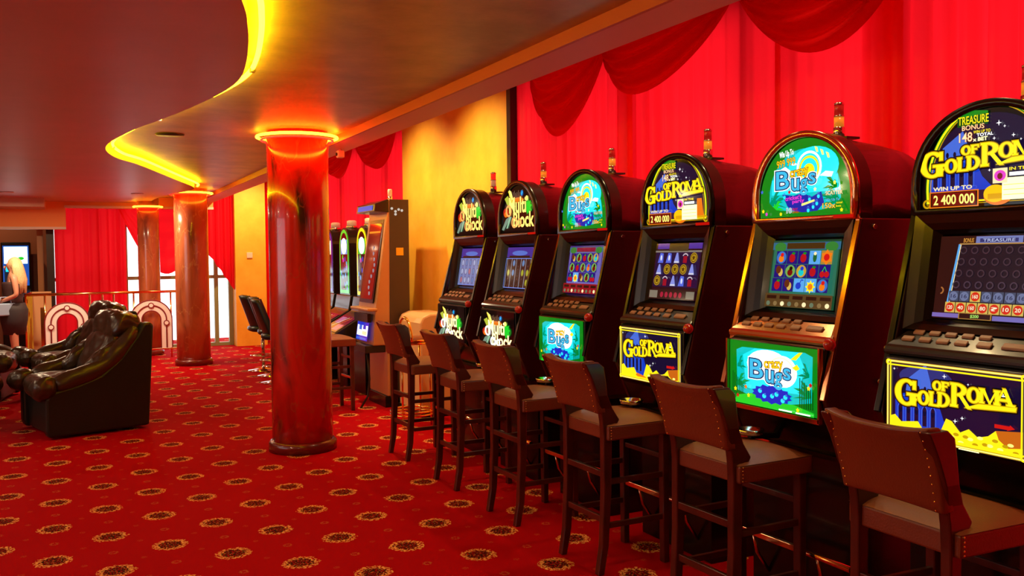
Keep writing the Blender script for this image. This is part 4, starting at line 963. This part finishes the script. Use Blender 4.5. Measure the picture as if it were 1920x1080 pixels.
# small arched machines in the distance
def far_machine(Yc, c1, c2, c3, label):
    t = empty('slot_machine', (3.1, Yc, 0), -PI / 2, label, 'slot machine', 'small arched machines behind the silver terminal')
    hw = .22
    B(M_BLACK).box(-hw, -.05, 0, hw, .35, .62).build('base_cabinet', None, t)
    B(M_DARKP).prism([(-.42, .62), (-.45, .72), (-.05, .95), (-.02, 1.12), (.35, 1.12), (.35, .60), (-.1, .60)], 'x', -hw - .1, hw + .1).build('console', None, t, bevel=.01)
    p = Art(.56, .30); p.rect(0, 0, 1, 1, glow(50, 40, 60, .6)); p.rect(.1, .5, .45, .9, glow(150, 120, 160, .8)); p.rect(.5, .1, .9, .45, glow(220, 90, 130, .9)); p.line([(.1, .1), (.6, .9)], .01, CREAM); p.line([(.3, .1), (.8, .9)], .01, ORG)
    art_plate(p, Matrix.Translation((-.28, -.41, .748)) @ Matrix.Rotation(-1.045, 4, 'X'), t, 'console_display')
    o_ = arch_pts(hw, 1.1, 1.72, 1.95, 20)
    B(M_DARKP).prism(o_, 'y', .0, .25).build('hood', None, t)
    a = Art(1, 1); i1 = arch_pts(hw - .025, 1.14, 1.72, 1.925, 20); i2 = arch_pts(hw - .06, 1.18, 1.70, 1.885, 20)
    a.poly(i1, c1); a.poly(i2, BLK); a.rect(-.14, 1.62, .14, 1.80, c2); a.ell(0, 1.72, .12, .10, WHT); a.rect(-.13, 1.22, .13, 1.58, glow(60, 14, 12, .8))
    if c1 is not PURP:
        rnd = random.Random(5)
        for k in range(16): a.ell(rnd.uniform(-.13, .13), rnd.uniform(1.2, 1.6), .022, .03, rnd.choice((BLUE, SKY, CREAM, PNK, GRNL, DRED)), k == 0, 10)
    else:
        for k in range(5): a.rect(-.12 + .05 * k, 1.24, -.09 + .05 * k, 1.56, glow(130, 20, 20, .9), k == 0)
    art_plate(a, Matrix.Translation((0, -.004, 0)), t, 'arched_display')
    B(M_CHROME).lathe([(.07, 0), (.07, .03), (.05, .035)], (0, .1, 1.94), 16).build('lamp_base', None, t)
    B(mat('clear_lens', (1, 1, 1, 1))).lathe([(.06, .03), (.06, .09), (.04, .10)], (0, .1, 1.94), 16).build('lamp_lens', None, t)
far_machine(10.25, YEL, GRNL, DGRN, 'small arched machine with green and yellow lights, half hidden by the silver terminal')
far_machine(11.0, GRNL, SKY, NAVY, 'small arched machine with many-coloured lights, middle of the three distant ones')
far_machine(11.75, PURP, CREAM, PURP, 'small arched machine with purple lights right beside the big marble column')

# cream cabinet with rounded top and brass stool
cb = empty('low_cabinet', (3.33, 8.9, 0), 0, 'cream low cabinet with rounded top against the ochre wall', 'cabinet')
M_CREAM = mat('cream_paint', (.72, .42, .20, 1), .4)
B(M_CREAM).prism([(-.23, 0), (.25, 0), (.25, .93), (.22, .99), (.1, 1.02), (-.12, 1.02), (-.2, .99), (-.23, .93)], 'y', -.55, .10).build('body', None, cb, bevel=.02)
B(M_DARKM).box(-.24, -.555, .0, .25, .11, .06).build('plinth', None, cb)
bs = empty('brass_stool', (2.92, 8.12, 0), .0, 'brass tube stool with hooped back standing behind the leftmost bar stools', 'stool')
B(M_LEATH).lathe([(.0, .77), (.17, .77), (.185, .79), (.17, .825), (.0, .835)], n=28).build('seat', None, bs)
for z in (.80, .775): B(M_BRASS).tube([(.19 * math.cos(a), .19 * math.sin(a), z) for a in [2 * PI * i / 32 for i in range(32)]], .011, 8, True).build('seat_ring', None, bs)
B(M_BRASS).tube([(-.06 + .0 * i, -.19 * math.cos(PI * i / 16), .80 + .21 * math.sin(PI * i / 16)) for i in range(17)], .013, 8).build('hooped_back', None, bs)
for z, r_ in ((.10, .20), (.13, .20)): B(M_BRASS).tube([(r_ * math.cos(a), r_ * math.sin(a), z) for a in [2 * PI * i / 32 for i in range(32)]], .010, 8, True).build('foot_ring', None, bs)
for k in range(4):
    a = PI / 4 + k * PI / 2; B(M_BRASS).tube([(.19 * math.cos(a), .19 * math.sin(a), .79), (.20 * math.cos(a), .20 * math.sin(a), 0)], .010, 8).build('leg', None, bs)

# ------------------------------------------------------------------ black swivel chairs far behind the column
def swivel():
    t = empty('swivel_chair', (0, 0, 0), 0, 'x', 'chair')
    def sh(u, v):
        y = (v - .5) * .44 * (1 - .25 * u * u); z = .60 + .46 * u; x = -.16 - .16 * u + .10 * (2 * v - 1) ** 2; return (x, y, z)
    B(M_BLEATH2).grid(sh, 10, 10).build('backrest', None, t, solid=.05)
    B(M_BLEATH2).ball((.02, 0, .60), (.22, .22, .05), .6).build('seat', None, t)
    B(M_CHROME).tube([(0, 0, .03), (0, 0, .57)], .025, 12).build('pedestal', None, t)
    B(M_CHROME).lathe([(.21, 0), (.21, .015), (.06, .035), (.03, .05)], n=28).build('base_disc', None, t)
    B(M_CHROME).tube([(.17 * math.cos(a), .17 * math.sin(a), .22) for a in [2 * PI * i / 24 for i in range(24)]], .009, 6, True).build('foot_ring', None, t)
    B(M_CHROME).tube([(-.17, 0, .22), (.17, 0, .22)], .007, 6).build('ring_spoke', None, t)
    return t
sw = swivel()
for i, (x, y, lb) in enumerate(((2.46, 12.95, 'black shell swivel chair, leftmost of three behind the big column'), (2.47, 12.3, 'black shell swivel chair, middle of three behind the big column'), (2.38, 11.6, 'black shell swivel chair closest to the big column, mostly hidden by it'))):
    o = sw if i == 0 else copy_tree(sw); place(o, (x, y, 0), -.1 * i, lb, 'black swivel chairs')
ct = empty('side_counter', (3.05, 13.0, 0), 0, 'narrow white-topped counter behind the black swivel chairs', 'counter')
B(M_WHITE).box(-.12, -.7, 1.02, .2, .7, 1.05).build('counter_top', None, ct); B(M_SOFFV).box(-.06, -.66, 0, .2, .66, 1.02).build('counter_body', None, ct)

# ------------------------------------------------------------------ leather armchairs (front faces local -x)
def rotm(rx=0, ry=0, rz=0): return Matrix.Rotation(rz, 3, 'Z') @ Matrix.Rotation(ry, 3, 'Y') @ Matrix.Rotation(rx, 3, 'X')
WR = bpy.data.textures.new('leather_wrinkles', 'CLOUDS'); WR.noise_scale = .16; WR.noise_depth = 2
WR2 = bpy.data.textures.new('leather_creases', 'CLOUDS'); WR2.noise_scale = .055
def wrinkle(o, a=.04, b_=.007):
    for m_ in o.modifiers:
        if m_.type == 'SUBSURF': m_.levels = m_.render_levels = 2
    for tx, st in ((WR, a), (WR2, b_)):
        d = o.modifiers.new('wrinkle', 'DISPLACE'); d.texture = tx; d.strength = st; d.mid_level = .5; d.texture_coords = 'LOCAL'
def armchair():
    t = empty('leather_armchair', (0, 0, 0), 0, 'x', 'armchair')
    prof = [(-.40, .02), (-.42, .08), (-.42, .36), (-.38, .42), (-.15, .47), (.05, .54), (.22, .68), (.36, .86), (.44, .99), (.50, 1.0), (.53, .97), (.47, .03)]
    for s in (-1, 1): B(M_BLEATH2).prism(prof, 'y', s * .46, s * .34).build('side_panel', None, t, bevel=.03)
    B(M_BLEATH2).prism([(.30, .03), (.36, .9), (.46, 1.0), (.53, .97), (.47, .03)], 'y', -.36, .36).build('back_panel', None, t, bevel=.02)
    B(M_BLEATH2).box(-.38, -.35, .03, .35, .35, .34).build('base', None, t, bevel=.02)
    for s in (-1, 1):
        ar = B(M_BLEATH).tube([(-.36, s * .40, .47), (-.2, s * .40, .52), (.0, s * .40, .56), (.16, s * .40, .66), (.30, s * .40, .82), (.40, s * .40, .95)], [.085, .09, .085, .08, .075, .06], 14)
        ar.ball((-.42, s * .40, .46), (.12, .115, .11), .9, wob=.02); ar.build('arm', None, t, sub=1)
    B(M_BLEATH).ball((-.08, 0, .42), (.38, .34, .13), .55, 28, 16, wob=.012).build('seat_cushion', None, t, sub=1)
    B(M_BLEATH).ball((.20, 0, .68), (.13, .36, .26), .6, 28, 16, rotm(0, .42), wob=.035).build('back_cushion', None, t, sub=1)
    B(M_BLEATH).ball((.33, 0, .95), (.15, .38, .15), .62, 28, 16, rotm(0, .3), wob=.04).build('head_cushion', None, t, sub=1)
    for s in (-1, 1): B(M_BLEATH).ball((.14, s * .34, .68), (.26, .10, .10), .75, 24, 14, rotm(0, -.62), wob=.045).build('side_cushion', None, t, sub=1)
    for c_ in t.children:
        if c_.data.materials[0] is M_BLEATH: wrinkle(c_)
    return t
ac = armchair()
for i, (x, y, a, lb) in enumerate(((.10, 9.45, .26, 'big black leather armchair in front, seen from its side'), (.10, 11.5, .26, 'black leather armchair directly behind the big front one'),
                                   (-1.0, 11.9, PI - .2, 'black leather armchair at the left edge below the blonde woman'), (-1.12, 9.9, PI + .1, 'black leather armchair almost cut off by the left picture edge'))):
    o = ac if i == 0 else copy_tree(ac); place(o, (x, y, 0), a, lb, 'black leather armchairs')

# ------------------------------------------------------------------ brass railing and arch ornaments
YR = 15.5
rl = empty('brass_railing', (0, YR, 0), 0, 'brass railing with vertical posts before the bright far window', 'railing')
B(M_BRASS).tube([(-.56, 0, 1.06), (1.85, 0, 1.06)], .022, 10).build('hand_rail', None, rl)
B(M_BRASS).tube([(-.56, 0, .14), (1.85, 0, .14)], .014, 8).build('bottom_rail', None, rl)
for x in (-.56, -.30, .32, .5, .66, .95, 1.5, 1.6, 1.85): B(M_BRASS).tube([(x, 0, 0), (x, 0, 1.06)], .014, 8).build('post', None, rl)
for k in range(7): B(mat('brass_reflection_yellow', (.85, .62, .06, 1), .3)).box(-.56 + .014 * k, .10 + .2 * k, .05, -.53 + .014 * k, .13 + .2 * k, 1.04).build('flat_bar', None, rl)  # yellow colour stands in for the bright reflection on brass bars
B(M_BRASS).tube([(-.56, 0, 1.06), (-.45, 1.5, 1.06)], .02, 8).build('side_rail', None, rl)
B(M_BRASS).box(-.37, .3, .0, -.31, .36, .85).build('flat_bar', None, rl)
pn = tag(B(M_CREAM).box(-.52, 16.3, 0, -.22, 16.36, 1.08).build('partition_panel'), 'cream partition panel behind the left end of the brass railing', 'panel')
M_ORN = mat('white_ornament_paint', (.95, .90, .88, 1), .45); M_KEY = mat('dark_red_key_line', (.25, .01, .02, 1), .5)
def ornament(xc, label):
    t = empty('arch_ornament', (xc, YR - .04, 0), 0, label, 'ornament', 'white arch ornaments on the railing')
    hw, iw = .31, .14; n = 24; zc = .62
    def arc(r): return [(r * math.cos(PI * i / n), zc + r * math.sin(PI * i / n)) for i in range(n + 1)]
    o_ = [(hw, .16)] + arc(hw) + [(-hw, .16)]; i_ = [(iw, .16)] + arc(iw) + [(-iw, .16)]; m_ = len(o_)
    vs = [(x, 0, z) for x, z in o_] + [(x, 0, z) for x, z in i_] + [(x, .03, z) for x, z in o_] + [(x, .03, z) for x, z in i_]; fs = []
    for k in range(m_ - 1):
        fs += [(k, k + 1, m_ + k + 1, m_ + k), (2 * m_ + k, 3 * m_ + k, 3 * m_ + k + 1, 2 * m_ + k + 1), (k, 2 * m_ + k, 2 * m_ + k + 1, k + 1), (m_ + k, m_ + k + 1, 3 * m_ + k + 1, 3 * m_ + k)]
    B(M_ORN).add(vs, fs).build('arch_band', None, t)
    B(M_KEY).tube([(.225, -.006, .16)] + [(x, -.006, z) for x, z in arc(.225)] + [(-.225, -.006, .16)], .011, 6).build('key_line', None, t)
    for x, z in ((0, zc + .225), (-.225, zc - .06), (.225, zc - .06)):
        B(M_KEY).tube([(x, -.02, z), (x, -.004, z)], .045, 16).build('node_ring', None, t); B(M_ORN).tube([(x, -.024, z), (x, -.01, z)], .03, 16).build('node_disc', None, t)
    B(M_KEY).tube([(x, 0, z) for x, z in i_], .010, 6).build('inner_key_line', None, t)
    B(M_KEY).tube([(x, 0, z) for x, z in o_], .010, 6).build('outer_key_line', None, t)
ornament(.0, 'white arch-shaped ornament with red key line, left one on the railing')
ornament(1.20, 'white arch-shaped ornament with red key line, right one in front of the window')

# distant slot machine with lit screen
fm = empty('upright_slot_machine', (-.78, 18.2, 0), 0, 'upright slot machine with bright white and cyan screen at the far left wall', 'slot machine')
B(M_BLACK).box(-.23, -.15, 0, .23, .25, 1.90).build('cabinet', None, fm, bevel=.02)
a = Art(.40, .70); a.rect(0, 0, 1, 1, glow(30, 90, 190, .9)); a.rect(.05, .55, .95, .97, HOT); a.ell(.7, .68, .12, .04, GRNL); a.rect(.05, .1, .7, .5, glow(20, 40, 60, .8)); a.rect(.1, .35, .4, .48, CYAN); a.rect(.45, .2, .68, .36, DRED); a.rect(.05, .02, .9, .09, TEAL)
art_plate(a, Matrix.Translation((-.20, -.155, 1.14)), fm, 'lit_screen')
B(M_DARKP).prism([(-.35, .9), (-.35, .95), (-.15, 1.08), (-.15, .9)], 'x', -.22, .22).build('button_shelf', None, fm)

# ------------------------------------------------------------------ blonde woman
def woman(loc, rz):
    t = empty('person', loc, rz, 'woman with long blonde hair standing at the left edge, holding a light blue bag', 'person')
    J = {'pel': (0, 0, .90), 'wa': (0, 0, 1.04), 'ch': (0, 0, 1.22), 'nk': (0, .0, 1.36), 'n2': (0, 0, 1.42), 'hd': (0, -.01, 1.50), 'ht': (0, 0, 1.56),
         'sl': (-.155, 0, 1.33), 'sr': (.155, 0, 1.33), 'el': (-.20, .02, 1.08), 'er': (.21, .02, 1.08), 'wl': (-.12, -.18, 1.02), 'wr': (.10, -.20, .98), 'hl': (-.08, -.25, 1.02), 'hr': (.04, -.26, .98),
         'pl': (-.09, 0, .86), 'p2': (.09, 0, .86), 'kl': (-.09, -.01, .47), 'k2': (.09, -.01, .47), 'al': (-.08, .02, .08), 'a2': (.08, .02, .08), 'tl': (-.09, -.13, .03), 't2': (.09, -.13, .03)}
    R_ = {'pel': (.15, .10), 'wa': (.11, .08), 'ch': (.135, .09), 'nk': (.07, .06), 'n2': (.045, .045), 'hd': (.075, .09), 'ht': (.07, .085), 'sl': (.05, .05), 'sr': (.05, .05), 'el': (.036, .036), 'er': (.036, .036), 'wl': (.025, .02), 'wr': (.025, .02), 'hl': (.03, .016), 'hr': (.03, .016),
          'pl': (.085, .085), 'p2': (.085, .085), 'kl': (.055, .055), 'k2': (.055, .055), 'al': (.035, .035), 'a2': (.035, .035), 'tl': (.03, .02), 't2': (.03, .02)}
    Ed = ['pel-wa', 'wa-ch', 'ch-nk', 'nk-n2', 'n2-hd', 'hd-ht', 'nk-sl', 'nk-sr', 'sl-el', 'sr-er', 'el-wl', 'er-wr', 'wl-hl', 'wr-hr', 'pel-pl', 'pel-p2', 'pl-kl', 'p2-k2', 'kl-al', 'k2-a2', 'al-tl', 'a2-t2']
    ks = list(J)
    # fingers and thumb as chains rooted in the palms
    for h, w_ in (('hl', 1), ('hr', -1)):
        p = Vector(J[h])
        for k in range(5):
            if k < 4: a1 = p + Vector((w_ * .035, -.012, .022 - .015 * k)); a2 = a1 + Vector((w_ * (.03 - .003 * abs(k - 1)), .012, 0))
            else: a1 = p + Vector((0, .01, .04)); a2 = a1 + Vector((w_ * .02, -.01, .02))
            n1, n2 = '%s%d' % (h, k), '%s%db' % (h, k); J[n1] = tuple(a1); J[n2] = tuple(a2); R_[n1] = (.009, .009); R_[n2] = (.007, .007); Ed += ['%s-%s' % (h, n1), '%s-%s' % (n1, n2)]
    ks = list(J); me = bpy.data.meshes.new('body'); me.from_pydata([J[k] for k in ks], [tuple(ks.index(q) for q in e_.split('-')) for e_ in Ed], [])
    o = bpy.data.objects.new('body', me); col.objects.link(o); o.parent = t; me.materials.append(M_SKIN)
    o.modifiers.new('skin', 'SKIN'); sv = me.skin_vertices[0].data
    for i, k in enumerate(ks): sv[i].radius = R_[k]
    sv[0].use_root = True; k = o.modifiers.new('sub', 'SUBSURF'); k.levels = 2; k.render_levels = 2
    for p_ in me.polygons: p_.use_smooth = True
    # face, hair, clothes
    B(M_SKIN).ball((0, -.100, 1.485), (.011, .018, .02)).build('nose', None, t)
    fc = B(mat('eye', (.03, .02, .02, 1), .2))
    for s in (-1, 1): fc.ball((s * .03, -.092, 1.505), (.012, .008, .007), nu=8, nv=6)
    fc.m(mat('lips', (.5, .06, .06, 1), .4)).ball((0, -.094, 1.45), (.022, .008, .008), nu=8, nv=6); fc.build('eyes_and_lips', None, t)
    hr = B(M_HAIR); hr.ball((0, .03, 1.53), (.098, .098, .105), wob=.02)
    for k in range(17):
        a = -.35 + (PI + .7) * k / 16; x, y = .085 * math.cos(a), .035 + .075 * math.sin(a)
        hr.tube([(x * .8, y * .8, 1.58), (x * 1.15, y * 1.1, 1.46), (x * 1.35, y * 1.25 + .02, 1.30), (x * 1.3 + .01 * math.sin(k * 3), y * 1.3 + .02, 1.12 + .03 * math.sin(k * 2))], [.03, .034, .032, .012], 8)
    hr.build('long_hair', None, t)
    B(mat('dark_top_fabric', (.05, .02, .02, 1), .7)).lathe([(.13, .92), (.125, 1.02), (.14, 1.15), (.15, 1.24), (.14, 1.27)], n=24).build('strapless_top', None, t)
    B(mat('dark_skirt_fabric', (.03, .02, .025, 1), .7)).lathe([(.14, .50), (.18, .70), (.19, .86), (.15, .96)], n=24).build('skirt', None, t)
    return t
wm = woman((-.70, 15.15, 0), -PI / 2 + .15)
bagm = mat('light_blue_bag', (.30, .42, .62, 1), .5)
bg_ = empty('handbag', (-.66, 15.52, 0), .5, 'light blue handbag held by the blonde woman', 'handbag')
bg_.location = (-.80, 14.99, .785)
B(bagm).prism([(-.16, 0), (.16, 0), (.13, .18), (-.13, .18)], 'y', -.04, .04).build('bag_body', None, bg_, bevel=.015)
B(bagm).tube([(-.09, 0, .17), (-.06, 0, .27), (.06, 0, .27), (.09, 0, .17)], .008, 8).build('handle', None, bg_)

# ------------------------------------------------------------------ ceiling and wall fittings
for i, (x, y, z, p) in enumerate(DOWN):  # one real lamp by the far columns; the other fixtures are added for fill
    far = y > 14.0 and x > 0
    tt = empty('ceiling_and_fill_lamp', (x, y, z + .03 if z < 2.55 else ZB), 0, 'small round recessed lamp in the lowered ceiling near the far columns' if far else 'added round fill lamp in the lowered ceiling towards the left', 'ceiling lamp', None if far else 'added ceiling fill lamps')
    B(M_WHITE).lathe([(.05, -.012), (.085, -.010), (.085, .0), (.05, .0)], n=24).build('trim_ring', None, tt); B(mat('lamp_glass', (1, .9, .7, 1), .3, 0, (1, .75, .45, 1), 2.0)).lathe([(.0, -.006), (.05, -.006), (.05, .0)], n=24).build('lamp_glass', None, tt)
tag(B(M_DARKM).lathe([(.0, -.012), (.11, -.010), (.115, 0)], (.80, 8.0, ZB), 24).build('ceiling_grille'), 'dark round grille in the gold ceiling near the S-shaped edge', 'grille')
cm = empty('security_camera', (2.24, 8.02, 2.557), 0, 'small white camera box under the soffit beam right of the big column', 'camera')
B(M_WHITE).box(-.03, -.035, -.075, .03, .035, -.01).build('housing', None, cm, bevel=.008); B(M_WHITE).tube([(0, 0, -.012), (0, 0, 0)], .012, 8).build('mount', None, cm); B(M_BLACK).tube([(-.03, 0, -.045), (-.04, 0, -.045)], .015, 10).build('lens', None, cm)
tag(B(M_WHITE).box(2.92, 16.70, 1.58, 3.02, 16.72, 1.68).build('wall_switch', bevel=.004), 'small white control plate on the far ochre wall', 'switch')
